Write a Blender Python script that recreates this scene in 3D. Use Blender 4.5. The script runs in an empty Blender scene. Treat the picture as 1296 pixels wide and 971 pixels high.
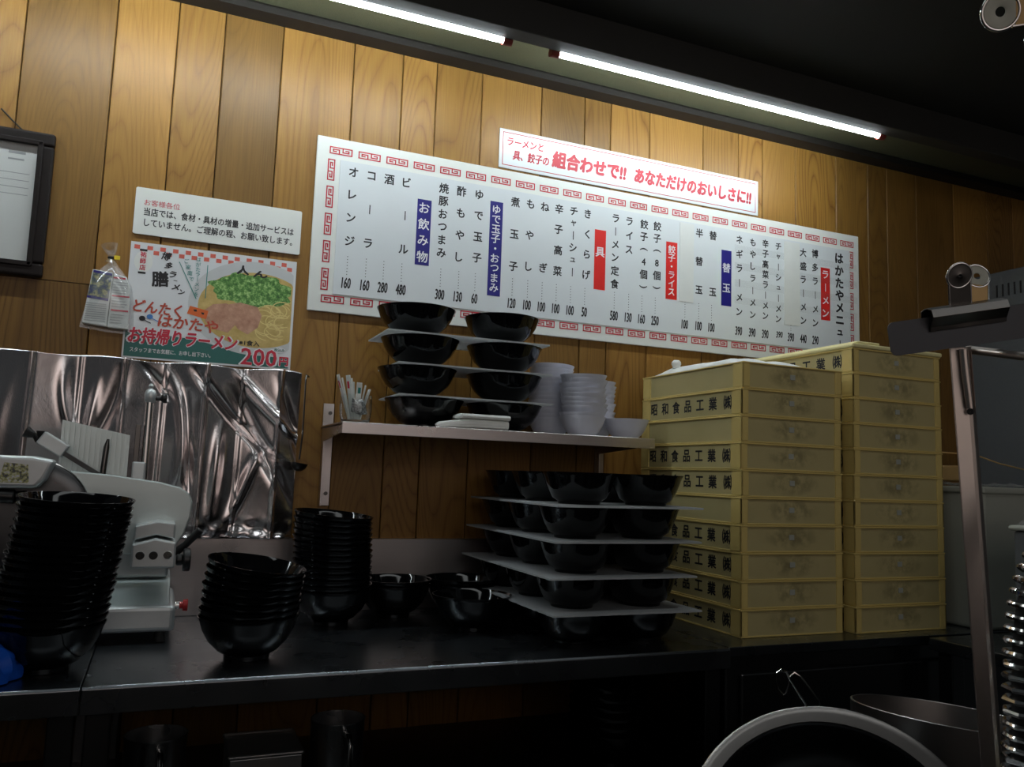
import bpy, bmesh, math, random
from mathutils import Vector, Matrix, Euler
random.seed(7)
S = bpy.context.scene
COL = S.collection
PI = math.pi

# ------------------------------------------------------------------ camera
YAW, PIT, ROL = 0.3974, 0.1109, 0.0344
cy, sy, cp, sp = math.cos(YAW), math.sin(YAW), math.cos(PIT), math.sin(PIT)
fwd = Vector((sy * cp, cy * cp, sp)); rt = Vector((cy, -sy, 0)); up = rt.cross(fwd)
r2 = rt * math.cos(ROL) + up * math.sin(ROL)
u2 = up * math.cos(ROL) - rt * math.sin(ROL)
cam = bpy.data.cameras.new('camera'); cam_o = bpy.data.objects.new('camera', cam); COL.objects.link(cam_o)
m = Matrix((r2, u2, -fwd)).transposed().to_4x4(); m.translation = Vector((0, -2.19, 1.214))
cam_o.matrix_world = m
cam.sensor_width = 36; cam.lens = 1040.3 / 1296 * 36; cam.clip_start = 0.02
S.camera = cam_o
# ------------------------------------------------------------------ light and exposure
S.view_settings.view_transform = 'Standard'; S.view_settings.look = 'None'
S.view_settings.exposure = 0.2; S.view_settings.gamma = 1.0; S.view_settings.use_curve_mapping = False
W = bpy.data.worlds.new('room_ambience'); S.world = W; W.use_nodes = True
W.node_tree.nodes['Background'].inputs[0].default_value = (0.9, 1.0, 1.05, 1)
W.node_tree.nodes['Background'].inputs[1].default_value = 0.025
TUBE_POWER = 55.0
def area(name, loc, target, sx, sy_, power, col):
    l = bpy.data.lights.new(name, 'AREA'); l.shape = 'RECTANGLE'; l.size = sx; l.size_y = sy_
    l.energy = power; l.color = col
    o = bpy.data.objects.new(name, l); COL.objects.link(o); o.location = loc
    o.rotation_euler = (Vector(target) - Vector(loc)).to_track_quat('-Z', 'Y').to_euler()
    return o
area('kitchen_light', (0.5, -1.35, 2.40), (0.5, -1.2, .8), 2.4, 0.25, 3.0, (0.95, 1.0, 1.0))
area('dining_room_light', (0.6, -3.7, 2.30), (0.6, -.4, 1.1), 2.4, 0.4, 2.5, (0.95, 1.0, 1.0))
area('added_wall_wash', (0.0, -3.55, 2.40), (0.0, -4.55, 1.3), 3.6, 0.3, 32, (1.0, .95, .93))  # added wash on the rear wall, so foil and bowls reflect something bright

# ------------------------------------------------------------------ materials
def lin(c): return tuple((x / 12.92 if x <= .04045 else ((x + .055) / 1.055) ** 2.4) for x in c)
def rgb(r, g, b): return lin((r / 255, g / 255, b / 255)) + (1,)
class NT:
    def __init__(s, name):
        s.m = bpy.data.materials.new(name); s.m.use_nodes = True; s.t = s.m.node_tree
        s.b = s.t.nodes['Principled BSDF']
    def n(s, typ, **kw):
        x = s.t.nodes.new(typ)
        for k, v in kw.items(): setattr(x, k, v)
        return x
    def l(s, a, b): s.t.links.new(a, b)
    def math(s, op, a, b=None, clamp=False):
        x = s.n('ShaderNodeMath', operation=op, use_clamp=clamp)
        for i, v in enumerate((a, b)):
            if v is None: continue
            if hasattr(v, 'links'): s.l(v, x.inputs[i])
            else: x.inputs[i].default_value = v
        return x.outputs[0]
    def mix(s, f, a, b):
        x = s.n('ShaderNodeMix', data_type='RGBA')
        for i, v in ((0, f), (6, a), (7, b)):
            if hasattr(v, 'links'): s.l(v, x.inputs[i])
            else: x.inputs[i].default_value = v
        return x.outputs[2]
    def noise(s, vec, scale, detail=2, rough=.5):
        x = s.n('ShaderNodeTexNoise'); x.inputs['Scale'].default_value = scale
        x.inputs['Detail'].default_value = detail; x.inputs['Roughness'].default_value = rough
        if vec is not None: s.l(vec, x.inputs['Vector'])
        return x.outputs['Fac']
    def coord(s, which='Object', scale=(1, 1, 1)):
        c = s.n('ShaderNodeTexCoord').outputs[which]
        mp = s.n('ShaderNodeMapping'); mp.inputs['Scale'].default_value = scale; s.l(c, mp.inputs[0])
        return mp.outputs[0]
    def bump(s, h, strength, dist=.002):
        x = s.n('ShaderNodeBump'); x.inputs['Strength'].default_value = strength; x.inputs['Distance'].default_value = dist
        s.l(h, x.inputs['Height']); s.l(x.outputs[0], s.b.inputs['Normal'])
    def set(s, **kw):
        for k, v in kw.items(): s.b.inputs[k.replace('_', ' ')].default_value = v
        return s
def plain(name, col, rough=.5, metal=0, var=.06, scale=30, bump=0, **kw):
    t = NT(name); c = t.coord(); f = t.noise(c, scale, 3)
    a = tuple(max(0, x * (1 - var)) for x in col[:3]) + (1,); b = tuple(min(1, x * (1 + var)) for x in col[:3]) + (1,)
    t.l(t.mix(f, a, b), t.b.inputs['Base Color'])
    t.set(Roughness=rough, Metallic=metal)
    for k, v in kw.items(): t.b.inputs[k.replace('_', ' ')].default_value = v
    if bump: t.bump(f, bump)
    return t.m
def emit(name, col, st):
    t = NT(name); t.b.inputs['Emission Color'].default_value = col; t.b.inputs['Emission Strength'].default_value = st
    t.set(Base_Color=(1, 1, 1, 1)); return t.m

M = {}
def wood_mat():
    t = NT('oak_plank')
    at = t.n('ShaderNodeAttribute'); at.attribute_name = 'plank'
    sep = t.n('ShaderNodeSeparateColor'); t.l(at.outputs['Color'], sep.inputs[0])
    c = t.n('ShaderNodeTexCoord').outputs['Object']
    off = t.n('ShaderNodeVectorMath', operation='SCALE'); t.l(at.outputs['Color'], off.inputs[0]); off.inputs['Scale'].default_value = 37.0
    ad = t.n('ShaderNodeVectorMath', operation='ADD'); t.l(c, ad.inputs[0]); t.l(off.outputs[0], ad.inputs[1])
    mp = t.n('ShaderNodeMapping'); mp.inputs['Scale'].default_value = (1, 1, .13); t.l(ad.outputs[0], mp.inputs[0])
    n1 = t.noise(mp.outputs[0], 3.2, 2, .45)
    xs = t.n('ShaderNodeSeparateXYZ'); t.l(ad.outputs[0], xs.inputs[0])
    ph = t.math('ADD', t.math('MULTIPLY', n1, 210.0), t.math('MULTIPLY', xs.outputs[0], 150.0))
    ring = t.math('ABSOLUTE', t.math('SINE', ph))
    line = t.math('POWER', ring, .35)                      # thin dark late-wood lines
    mp2 = t.n('ShaderNodeMapping'); mp2.inputs['Scale'].default_value = (1, 1, .03); t.l(ad.outputs[0], mp2.inputs[0])
    pore = t.noise(mp2.outputs[0], 260, 3, .7)
    mp3 = t.n('ShaderNodeMapping'); mp3.inputs['Scale'].default_value = (1, 1, .3); t.l(ad.outputs[0], mp3.inputs[0])
    blot = t.noise(mp3.outputs[0], 7, 3, .6)
    amt = t.math('ADD', t.math('MULTIPLY', sep.outputs[1], .45), .22)
    inv = t.math('MULTIPLY', t.math('SUBTRACT', 1.0, line), amt)
    grain = t.math('SUBTRACT', t.math('ADD', t.math('MULTIPLY', pore, .62), .36), inv)
    base = t.mix(grain, rgb(112, 72, 32), rgb(190, 146, 84))
    tone = t.math('ADD', t.math('MULTIPLY', sep.outputs[0], .50), t.math('MULTIPLY', blot, .44))
    tone = t.math('ADD', tone, .20)
    hs = t.n('ShaderNodeHueSaturation'); t.l(base, hs.inputs['Color']); t.l(tone, hs.inputs['Value']); hs.inputs['Saturation'].default_value = 1.06
    t.l(hs.outputs[0], t.b.inputs['Base Color'])
    t.set(Roughness=.42); t.b.inputs['Specular IOR Level'].default_value = .35
    t.bump(grain, .12, .001)
    return t.m
M['wood'] = wood_mat()
M['groove'] = plain('dark_groove_wood', rgb(46, 24, 8), .8)  # dark brown backing behind the plank joints
def steel(name, col, rough, scale=(2, 2, 260), var=.12):
    t = NT(name); c = t.coord('Object', scale); f = t.noise(c, 3, 3)
    a = tuple(x * (1 - var) for x in col[:3]) + (1,)
    t.l(t.mix(f, a, col), t.b.inputs['Base Color']); t.set(Metallic=1.0, Roughness=rough)
    c2 = t.coord(); g = t.noise(c2, 9, 3)
    t.l(t.math('ADD', t.math('MULTIPLY', g, .16), rough - .08), t.b.inputs['Roughness'])
    return t.m
M['steel'] = steel('brushed_steel', (.50, .51, .52, 1), .3)
M['steel_dark'] = steel('worn_dark_steel', (.11, .112, .115, 1), .32)
M['counter'] = steel('counter_steel', (.22, .24, .26, 1), .28, (2, 200, 2))
M['shelf_steel'] = steel('shelf_steel', (.62, .58, .57, 1), .30)
M['alu'] = plain('cast_aluminium', (.62, .65, .65, 1), .46, .75, .05, 60)
M['alu_plate'] = plain('milled_aluminium', (.60, .67, .66, 1), .40, .7, .05, 14)
M['dull_rim'] = plain('dull_steel_rim', (.22, .205, .195, 1), .36, 1, .1)
M['chrome'] = plain('chrome', (.75, .74, .72, 1), .14, 1, .03)
M['gunmetal'] = plain('gunmetal', (.12, .115, .11, 1), .28, 1, .05)
M['bowl'] = plain('black_lacquer', (.003, .0032, .0038, 1), .07, 0, .1, 20, Specular_IOR_Level=.45)
M['white_ware'] = plain('white_melamine', rgb(215, 218, 230), .35, 0, .03)
M['white_plastic'] = plain('white_plastic', rgb(232, 233, 228), .38, 0, .02)
M['board_white'] = plain('white_sign_board', rgb(236, 238, 232), .3, 0, .015)
M['sheet'] = plain('laminated_sheet', rgb(228, 233, 235), .22, 0, .012)
M['paper'] = plain('white_paper', rgb(226, 228, 224), .6, 0, .03)
M['tray'] = plain('grey_white_card', rgb(196, 200, 202), .7, 0, .06, 60)
t_ = NT('translucent_foam_card'); t_.set(Base_Color=rgb(206, 209, 210), Roughness=.7)
tr_ = t_.n('ShaderNodeBsdfTranslucent'); tr_.inputs[0].default_value = rgb(214, 216, 216); mx_ = t_.n('ShaderNodeMixShader'); mx_.inputs[0].default_value = .55
t_.l(t_.mix(t_.noise(t_.coord(), 60), rgb(198, 201, 203), rgb(212, 214, 215)), t_.b.inputs['Base Color'])
t_.l(t_.b.outputs[0], mx_.inputs[1]); t_.l(tr_.outputs[0], mx_.inputs[2]); t_.l(mx_.outputs[0], t_.t.nodes['Material Output'].inputs[0]); M['tray'] = t_.m
M['banner_red'] = plain('crimson_banner_print', rgb(186, 18, 44), .45)
M['ink'] = plain('black_ink', (.012, .012, .014, 1), .5)
M['red'] = plain('red_print', rgb(206, 42, 60), .45)
M['redstrip'] = plain('red_label', rgb(224, 42, 36), .4)
M['blue'] = plain('navy_label', rgb(36, 32, 124), .4)
M['white_ink'] = plain('white_ink', rgb(238, 238, 240), .5)
M['black'] = plain('black_plastic', (.009, .009, .009, 1), .35)
M['rubber'] = plain('black_rubber', (.012, .012, .012, 1), .6)
M['dark_paint'] = plain('black_ceiling_paint', (.007, .0068, .006, 1), .75, 0, .2, 8)
M['beam'] = plain('dark_grey_beam', (.022, .021, .018, 1), .7, 0, .2, 10)
M['soffit'] = plain('grey_green_soffit', rgb(88, 88, 64), .85, 0, .14, 220, bump=.3)
M['crown'] = plain('dark_brown_wood', (.014, .011, .009, 1), .5, 0, .2)
M['tube'] = emit('led_tube_glow', (.88, .99, 1.04, 1), TUBE_POWER)
M['redcap'] = plain('red_brown_end_cap', rgb(120, 40, 30), .5)
M['floor'] = plain('dark_floor_tile', (.02, .019, .018, 1), .4)
M['grey_steel'] = plain('grey_painted_steel', rgb(92, 95, 97), .5, .1, .1, 90)
M['lidplastic'] = plain('cream_plastic', rgb(236, 226, 168), .5, 0, .03)
M['tub'] = plain('grey_white_plastic', rgb(170, 172, 160), .6, 0, .04, 12)
M['teal'] = plain('teal_print', rgb(20, 104, 96), .35)
M['skyblue'] = plain('blue_print', rgb(64, 128, 200), .4)
M['cyan_ink'] = plain('green_ink', rgb(50, 140, 130), .4)
M['orange'] = plain('orange_print', rgb(226, 104, 40), .4)
M['rust'] = plain('brick_red_print', rgb(196, 74, 52), .4)
M['crimson'] = plain('crimson_print', rgb(206, 34, 62), .4)
M['checker'] = plain('salmon_print', rgb(222, 104, 88), .4)
M['gloss_paper'] = plain('glossy_poster_paper', rgb(228, 230, 232), .2, 0, .015)
M['frame'] = plain('dark_wood_frame', (.010, .006, .005, 1), .5, 0, .2, Specular_IOR_Level=.25)
M['greyline'] = plain('grey_print', rgb(168, 170, 170), .5)
M['yellow'] = plain('yellow_print', rgb(232, 204, 40), .4)
M['blueplastic'] = plain('blue_plastic', rgb(20, 84, 190), .35, 0, .05, 30)
M['redplastic'] = plain('red_plastic', rgb(190, 30, 34), .35)
M['tan'] = plain('tan_card', rgb(196, 160, 104), .6)
M['copper'] = plain('warm_bare_steel', (.56, .50, .46, 1), .34, 1, .05)
M['string'] = plain('dark_cord', (.02, .018, .015, 1), .7)
def mottled(name, stops, scale, rough=.35, detail=4):
    t = NT(name); f = t.noise(t.coord(), scale, detail, .65)
    r = t.n('ShaderNodeValToRGB'); cr = r.color_ramp
    while len(cr.elements) < len(stops): cr.elements.new(.5)
    for e, (p, c) in zip(cr.elements, stops): e.position = p; e.color = c
    t.l(f, r.inputs[0]); t.l(r.outputs[0], t.b.inputs['Base Color']); t.set(Roughness=rough); return t.m
M['scallion'] = mottled('chopped_scallion_print', [(.3, rgb(38, 84, 34)), (.48, rgb(82, 138, 58)), (.6, rgb(150, 196, 110)), (.72, rgb(206, 226, 170))], 120)
M['broth'] = mottled('broth_print', [(.3, rgb(190, 158, 84)), (.7, rgb(218, 190, 118))], 50)
M['pork'] = mottled('pork_print', [(.3, rgb(176, 122, 96)), (.7, rgb(212, 164, 136))], 60)
M['noodle'] = plain('noodle_print', rgb(234, 214, 140), .4)
M['bowlprint'] = plain('bowl_print', rgb(206, 208, 208), .3)
M['packet_blue'] = mottled('packet_picture', [(.35, rgb(44, 54, 110)), (.5, rgb(90, 104, 96)), (.62, rgb(196, 190, 130)), (.7, rgb(230, 230, 220))], 70)
M['silverpaper'] = mottled('silver_wrapper', [(.3, rgb(60, 62, 64)), (.5, rgb(150, 152, 152)), (.65, rgb(240, 240, 240))], 160, .25)
M['labelfoil'] = mottled('label_print', [(.4, rgb(70, 74, 78)), (.52, rgb(190, 190, 120)), (.62, rgb(214, 214, 220))], 160, .3)
def foil_mat():
    t = NT('aluminium_foil'); c = t.coord(); f = t.noise(c, 420, 2, .6); g = t.noise(c, 60, 3, .6)
    t.set(Metallic=1.0, Roughness=.22, Base_Color=(.84, .775, .77, 1))
    h = t.math('ADD', t.math('MULTIPLY', f, .35), g); t.bump(h, .22, .0016); return t.m
M['foil'] = foil_mat()
def crate_mat():
    t = NT('yellow_crate_plastic'); c = t.n('ShaderNodeTexCoord').outputs['Object']
    info = t.n('ShaderNodeObjectInfo').outputs['Random']
    sx = t.n('ShaderNodeSeparateXYZ'); t.l(c, sx.inputs[0])
    dx = t.math('MULTIPLY', sx.outputs[0], 13.0); dz = t.math('MULTIPLY', t.math('SUBTRACT', sx.outputs[2], .036), 34.0)
    d2 = t.math('ADD', t.math('MULTIPLY', dx, dx), t.math('MULTIPLY', dz, dz))
    spot = t.math('SUBTRACT', 1.0, t.math('MULTIPLY', d2, .8), True)
    front = t.math('LESS_THAN', sx.outputs[1], -.20)
    ad = t.n('ShaderNodeVectorMath', operation='ADD'); t.l(c, ad.inputs[0])
    cx = t.n('ShaderNodeCombineXYZ'); r = t.math('MULTIPLY', info, 40.0)
    for i in range(3): t.l(r, cx.inputs[i])
    t.l(cx.outputs[0], ad.inputs[1])
    nz = t.noise(ad.outputs[0], 34, 4, .65)
    mask = t.math('MULTIPLY', t.math('MULTIPLY', spot, front), t.math('MULTIPLY', t.math('SUBTRACT', nz, .40), 5.0, True), True)
    base = t.mix(t.noise(ad.outputs[0], 8, 2), rgb(200, 186, 132), rgb(216, 202, 148))
    colr = t.mix(t.math('MULTIPLY', mask, .5), base, rgb(70, 58, 40))
    t.l(colr, t.b.inputs['Base Color']); t.set(Roughness=.5); t.b.inputs['Specular IOR Level'].default_value = .3
    tr = t.n('ShaderNodeBsdfTranslucent'); t.l(colr, tr.inputs[0])
    mx = t.n('ShaderNodeMixShader'); mx.inputs[0].default_value = .25
    t.l(t.b.outputs[0], mx.inputs[1]); t.l(tr.outputs[0], mx.inputs[2])
    t.l(mx.outputs[0], t.t.nodes['Material Output'].inputs[0]); return t.m
M['crate'] = crate_mat()
M['crate_clean'] = plain('clean_yellow_plastic', rgb(214, 190, 116), .45, 0, .03)
def film(name, alpha, rough=.12, col=(1, 1, 1, 1)):
    t = NT(name); t.set(Base_Color=col, Roughness=rough)
    tr = t.n('ShaderNodeBsdfTransparent'); gl = t.n('ShaderNodeBsdfGlossy'); gl.inputs['Roughness'].default_value = rough
    c = t.coord(); t.bump(t.noise(c, 45, 3), .6, .004)
    mx0 = t.n('ShaderNodeMixShader'); mx0.inputs[0].default_value = .5
    t.l(t.b.outputs[0], mx0.inputs[1]); t.l(gl.outputs[0], mx0.inputs[2])
    mx = t.n('ShaderNodeMixShader'); mx.inputs[0].default_value = alpha
    t.l(tr.outputs[0], mx.inputs[1]); t.l(mx0.outputs[0], mx.inputs[2]); t.l(mx.outputs[0], t.t.nodes['Material Output'].inputs[0])
    return t.m
M['tape'] = film('clear_tape', .03, .1)
M['film'] = film('clear_film', .22)
M['frosted'] = film('frosted_plastic', .5, .4, (.10, .105, .105, 1))
def glass():
    t = NT('clear_glass'); t.set(Base_Color=(.95, .98, .97, 1), Roughness=.02); t.b.inputs['Transmission Weight'].default_value = 1.0; t.b.inputs['IOR'].default_value = 1.45
    return t.m
M['glass'] = glass()
t_ = NT('tinted_picture_glass'); M['pglass'] = t_.m
tr_ = t_.n('ShaderNodeBsdfTransparent'); mx_ = t_.n('ShaderNodeMixShader'); mx_.inputs[0].default_value = .06
t_.set(Base_Color=(.1, .1, .1, 1), Roughness=.03)
t_.l(tr_.outputs[0], mx_.inputs[1]); t_.l(t_.b.outputs[0], mx_.inputs[2]); t_.l(mx_.outputs[0], t_.t.nodes['Material Output'].inputs[0])

# ------------------------------------------------------------------ geometry helpers
_glyph = {}
def glyph(txt):
    k = txt
    if k not in _glyph:
        cu = bpy.data.curves.new('t', 'FONT'); cu.body = txt; cu.size = 1; cu.align_x = 'CENTER'; cu.resolution_u = 2
        cu.dimensions = '2D'; cu.fill_mode = 'FRONT'
        o = bpy.data.objects.new('t', cu); COL.objects.link(o)
        bpy.context.view_layer.update()
        me = bpy.data.meshes.new_from_object(o.evaluated_get(bpy.context.evaluated_depsgraph_get()))
        vs = [(v.co.x, v.co.y) for v in me.vertices]; fs = [tuple(p.vertices) for p in me.polygons]
        bpy.data.objects.remove(o); bpy.data.curves.remove(cu); bpy.data.meshes.remove(me)
        if vs:
            x0, x1 = min(v[0] for v in vs), max(v[0] for v in vs); y0, y1 = min(v[1] for v in vs), max(v[1] for v in vs)
        else: x0 = x1 = y0 = y1 = 0
        _glyph[k] = (vs, fs, (x0, x1, y0, y1))
    return _glyph[k]
class MB:
    def __init__(s): s.v = []; s.f = []
    def add(s, vs, fs):
        o = len(s.v); s.v += [tuple(v) for v in vs]; s.f += [tuple(i + o for i in f) for f in fs]; return s
    def box(s, x0, x1, y0, y1, z0, z1, mat=None):
        vs = [(x, y, z) for z in (z0, z1) for y in (y0, y1) for x in (x0, x1)]
        if mat is not None: vs = [mat @ Vector(v) for v in vs]
        return s.add(vs, [(0, 2, 3, 1), (4, 5, 7, 6), (0, 1, 5, 4), (2, 6, 7, 3), (0, 4, 6, 2), (1, 3, 7, 5)])
    def lathe(s, prof, n=48, mat=None, a0=0, closed=False):
        vs = []; fs = []; k = len(prof)
        for i in range(n):
            a = 2 * PI * i / n
            for r, z in prof: vs.append(Vector((r * math.cos(a), r * math.sin(a), z)))
        for i in range(n):
            j = (i + 1) % n
            for q in range(k - 1):
                fs.append((i * k + q, j * k + q, j * k + q + 1, i * k + q + 1))
        if mat is not None: vs = [mat @ v for v in vs]
        return s.add(vs, fs)
    def cyl(s, p, q, r, n=20, r1=None):
        return s.tube([p, q], [r, r if r1 is None else r1], n)
    def tube(s, path, r, n=12, closed=False, caps=True):
        P = [Vector(p) for p in path]; m_ = len(P); rr = r if isinstance(r, (list, tuple)) else [r] * m_
        vs = []; fs = []; prev = None
        for i in range(m_):
            a = P[(i - 1) % m_] if (closed or i > 0) else P[i]; b = P[(i + 1) % m_] if (closed or i < m_ - 1) else P[i]
            d = (b - a).normalized()
            if prev is None: u = d.orthogonal().normalized()
            else: u = (prev - d * prev.dot(d)).normalized()
            prev = u; w = d.cross(u)
            for k in range(n):
                t = 2 * PI * k / n; vs.append(P[i] + (u * math.cos(t) + w * math.sin(t)) * rr[i])
        for i in range(m_ if closed else m_ - 1):
            j = (i + 1) % m_
            for k in range(n):
                l = (k + 1) % n; fs.append((i * n + k, i * n + l, j * n + l, j * n + k))
        if caps and not closed:
            fs.append(tuple(range(n - 1, -1, -1))); fs.append(tuple((m_ - 1) * n + k for k in range(n)))
        return s.add(vs, fs)
    def prism(s, poly, y0, y1, mat=None):            # polygon in x,z extruded along y (y0 = front)
        n = len(poly); vs = [Vector((x, y0, z)) for x, z in poly] + [Vector((x, y1, z)) for x, z in poly]
        ar = sum(poly[i][0] * poly[(i + 1) % n][1] - poly[(i + 1) % n][0] * poly[i][1] for i in range(n))
        fs = [tuple(range(n)), tuple(range(2 * n - 1, n - 1, -1))] + [(i, i + n, (i + 1) % n + n, (i + 1) % n) for i in range(n)]
        if ar < 0: fs = [f[::-1] for f in fs]
        if mat is not None: vs = [mat @ v for v in vs]
        return s.add(vs, fs)
    def flat(s, poly, y, mat=None):                  # printed patch in the x,z plane facing -y
        n = len(poly)
        ar = sum(poly[i][0] * poly[(i + 1) % n][1] - poly[(i + 1) % n][0] * poly[i][1] for i in range(n))
        vs = [Vector((x, y, z)) for x, z in (poly if ar > 0 else poly[::-1])]
        if mat is not None: vs = [mat @ v for v in vs]
        return s.add(vs, [tuple(range(n))])
    def rect(s, x0, x1, z0, z1, y, mat=None): return s.flat([(x0, z0), (x1, z0), (x1, z1), (x0, z1)], y, mat)
    def text(s, txt, x, z, y, size, bold=0., sx=1., rot=0., shear=0., center=True, mat=None, w=None):
        vs, fs, (a, b, c, d) = glyph(txt)
        if not vs: return s
        if w: sx = w / ((b - a) * size)
        mx, mz = (a + b) / 2, (c + d) / 2; ca, sa = math.cos(rot), math.sin(rot); out = []
        for u, v in vs:
            u = (u - mx) * size * sx; v = (v - mz) * size; u += shear * v
            if not center: u += (b - a) / 2 * size * sx
            out.append(Vector((x + u * ca - v * sa, y, z + u * sa + v * ca)))
        strikes = [(0, 0)] if bold < .008 else [(0, 0), (1, 0), (-1, 0), (0, 1), (0, -1)]
        if bold >= .02: strikes += [(.7, .7), (-.7, .7), (.7, -.7), (-.7, -.7)]
        e = bold * size * .8
        for si, (du, dv) in enumerate(strikes):
            o2 = [v + Vector((du * e, -si * 1.2e-5, dv * e)) for v in out]
            if mat is not None: o2 = [mat @ v for v in o2]
            s.add(o2, fs)
        return s
    def build(s, name, mat, parent=None, smooth=False, bevel=0, seg=2, local=False, solid=0):
        me = bpy.data.meshes.new(name)
        off = parent.matrix_world.translation if (parent is not None and not local) else Vector((0, 0, 0))
        p = parent
        if parent is not None and not local:
            off = Vector((0, 0, 0)); q = parent
            while q is not None: off = off + q.location; q = q.parent
        me.from_pydata([tuple(Vector(v) - off) for v in s.v], [], s.f); me.validate(); me.update()
        o = bpy.data.objects.new(name, me); COL.objects.link(o); o.data.materials.append(M[mat] if isinstance(mat, str) else mat)
        if parent is not None: o.parent = parent
        if smooth:
            bm = bmesh.new(); bm.from_mesh(me)
            for f in bm.faces: f.smooth = True
            for e in bm.edges:
                if len(e.link_faces) == 2 and e.calc_face_angle(0) > math.radians(38): e.smooth = False
            bm.to_mesh(me); bm.free()
        if solid:
            mo = o.modifiers.new('thickness', 'SOLIDIFY'); mo.thickness = solid; mo.offset = 0
        if bevel:
            mo = o.modifiers.new('edges', 'BEVEL'); mo.width = bevel; mo.segments = seg; mo.limit_method = 'ANGLE'; mo.angle_limit = math.radians(40)
        return o
def tag(o, label, cat, group=None):
    o['label'] = label; o['category'] = cat
    if group: o['group'] = group
    return o
def thing(name, label, cat, loc, group=None):
    o = bpy.data.objects.new(name, None); COL.objects.link(o); o.location = loc; o.empty_display_size = .05
    bpy.context.view_layer.update()
    return tag(o, label, cat, group)
def struct(o): o['kind'] = 'structure'; return o
def dup(root, loc=None, rot=None, label=None, group=None):
    r = root.copy(); COL.objects.link(r)
    if loc is not None: r.location = loc
    if rot is not None: r.rotation_euler = rot
    if label: r['label'] = label
    if group: r['group'] = group
    for ch in list(root.children):
        c = ch.copy(); COL.objects.link(c); c.parent = r
        for g in ch.children:
            d = g.copy(); COL.objects.link(d); d.parent = c
    return r
def circ(cx, cz, r, n=32, rz=None, a0=0, a1=2 * PI):
    rz = r if rz is None else rz
    return [(cx + r * math.cos(a0 + (a1 - a0) * i / n), cz + rz * math.sin(a0 + (a1 - a0) * i / n)) for i in range(n if abs(a1 - a0 - 2 * PI) < 1e-6 else n + 1)]
ORD = ['topmost', 'second', 'third', 'fourth', 'fifth', 'sixth', 'seventh', 'eighth', 'ninth', 'tenth', 'eleventh', 'twelfth', 'thirteenth', 'fourteenth', 'fifteenth', 'sixteenth', 'seventeenth', 'eighteenth', 'nineteenth', 'twentieth']
def ordi(i, n): return 'topmost' if i == 0 else ('lowest' if i == n - 1 else ORD[i] + ' from the top')

# ------------------------------------------------------------------ the room
SEAM = [-1.6, -1.39, -1.2, -.98, -.78, -.575, -.38, -.185, -.044, .069, .217, .410, .55, .651, .792, .986, 1.135, 1.228, 1.372, 1.58, 1.725, 1.826, 1.97, 2.154, 2.305, 2.399, 2.547, 2.746, 2.93, 3.08, 3.25, 3.4]
wb = MB(); tones = []
for i in range(len(SEAM) - 1):
    a, b = SEAM[i] + .0012, SEAM[i + 1] - .0012
    rows = [(0, 2.44)]
    if i in (5, 6): rows = [(0, 1.634), (1.636, 2.44)]
    for z0, z1 in rows:
        n0 = len(wb.f)
        e = .0018
        vs = [(a, .012, z0), (b, .012, z0), (b, .012, z1), (a, .012, z1), (a, e, z0), (b, e, z0), (b, e, z1), (a, e, z1), (a + e, 0, z0), (b - e, 0, z0), (b - e, 0, z1), (a + e, 0, z1)]
        wb.add(vs, [(8, 9, 10, 11), (4, 8, 11, 7), (9, 5, 6, 10), (0, 4, 7, 3), (5, 1, 2, 6), (3, 7, 6, 2), (0, 1, 5, 4)])
        wb.f += []
        t = (random.random(), random.random(), random.random()); tones += [t] * (len(wb.f) - n0)
wall = struct(wb.build('wall_back', 'wood'))
ca = wall.data.color_attributes.new('plank', 'FLOAT_COLOR', 'CORNER')
for p, t in zip(wall.data.polygons, tones):
    for li in p.loop_indices: ca.data[li].color = t + (1,)
# dark backing seen in the grooves (same wall, behind the boards)
bk = MB().box(-1.6, 3.4, .0125, .06, 0, 2.44).build('wall_backing', 'groove'); struct(bk)
struct(MB().box(-2.6, 3.4, -4.6, .06, -.05, 0).build('floor', 'floor'))
M['plaster'] = plain('warm_plaster', rgb(214, 202, 196), .8)
struct(MB().box(-2.6, 3.4, -4.66, -4.6, 0, 2.6).build('wall_front', 'plaster'))
struct(MB().box(-2.6, 3.4, -2.12, -2.00, 0, 1.06).build('wall_counter_unseen', 'crown'))  # unseen customer counter, put in to block dining light from under the table
struct(MB().box(-1.6, 3.4, -.325, .06, 2.435, 2.49).build('ceiling', 'soffit'))
struct(MB().box(-1.6, 3.4, -2.6, -.365, 2.425, 2.49).build('ceiling_dark', 'dark_paint'))
cr = MB(); cr.prism([(-.0, 0), (-.034, .012), (-.034, .030), (-.026, .0395), (0, .0395)], 0, 1)
crv = [(-1.6 + 5.0 * y, x, 2.3955 + z) for x, y, z in cr.v]
struct(MB().add(crv, [f[::-1] for f in cr.f]).build('trim_1', 'crown'))
struct(MB().box(-1.6, 3.4, -.372, -.319, 2.333, 2.49).build('trim_2', 'beam', bevel=.003))

# ------------------------------------------------------------------ LED tubes under the ceiling beam
def led(x0, x1, label):
    t = thing('led_tube_light', label, 'light', ((x0 + x1) / 2, -.305, 2.335), 'tube lights along the ceiling beam')
    MB().cyl((x0 + .016, -.305, 2.335), (x1 - .016, -.305, 2.335), .0078, 20).build('glowing_tube', 'tube', t, True)
    MB().box(x0, x1, -.3185, -.292, 2.347, 2.362).build('mounting_rail', 'white_plastic', t, bevel=.002)
    for a, b in ((x0 - .008, x0 + .016), (x1 - .016, x1 + .008)):
        MB().cyl((a, -.305, 2.335), (b, -.305, 2.335), .0125, 20).build('end_cap', 'redcap', t, True)
led(.877, 2.047, 'glowing white tube light above the menu board, the right one')
led(-.425, .748, 'glowing white tube light cut by the top edge, the left one')
led(-1.60, -.47, 'glowing white tube light farthest left along the beam, beyond the photo')

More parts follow.
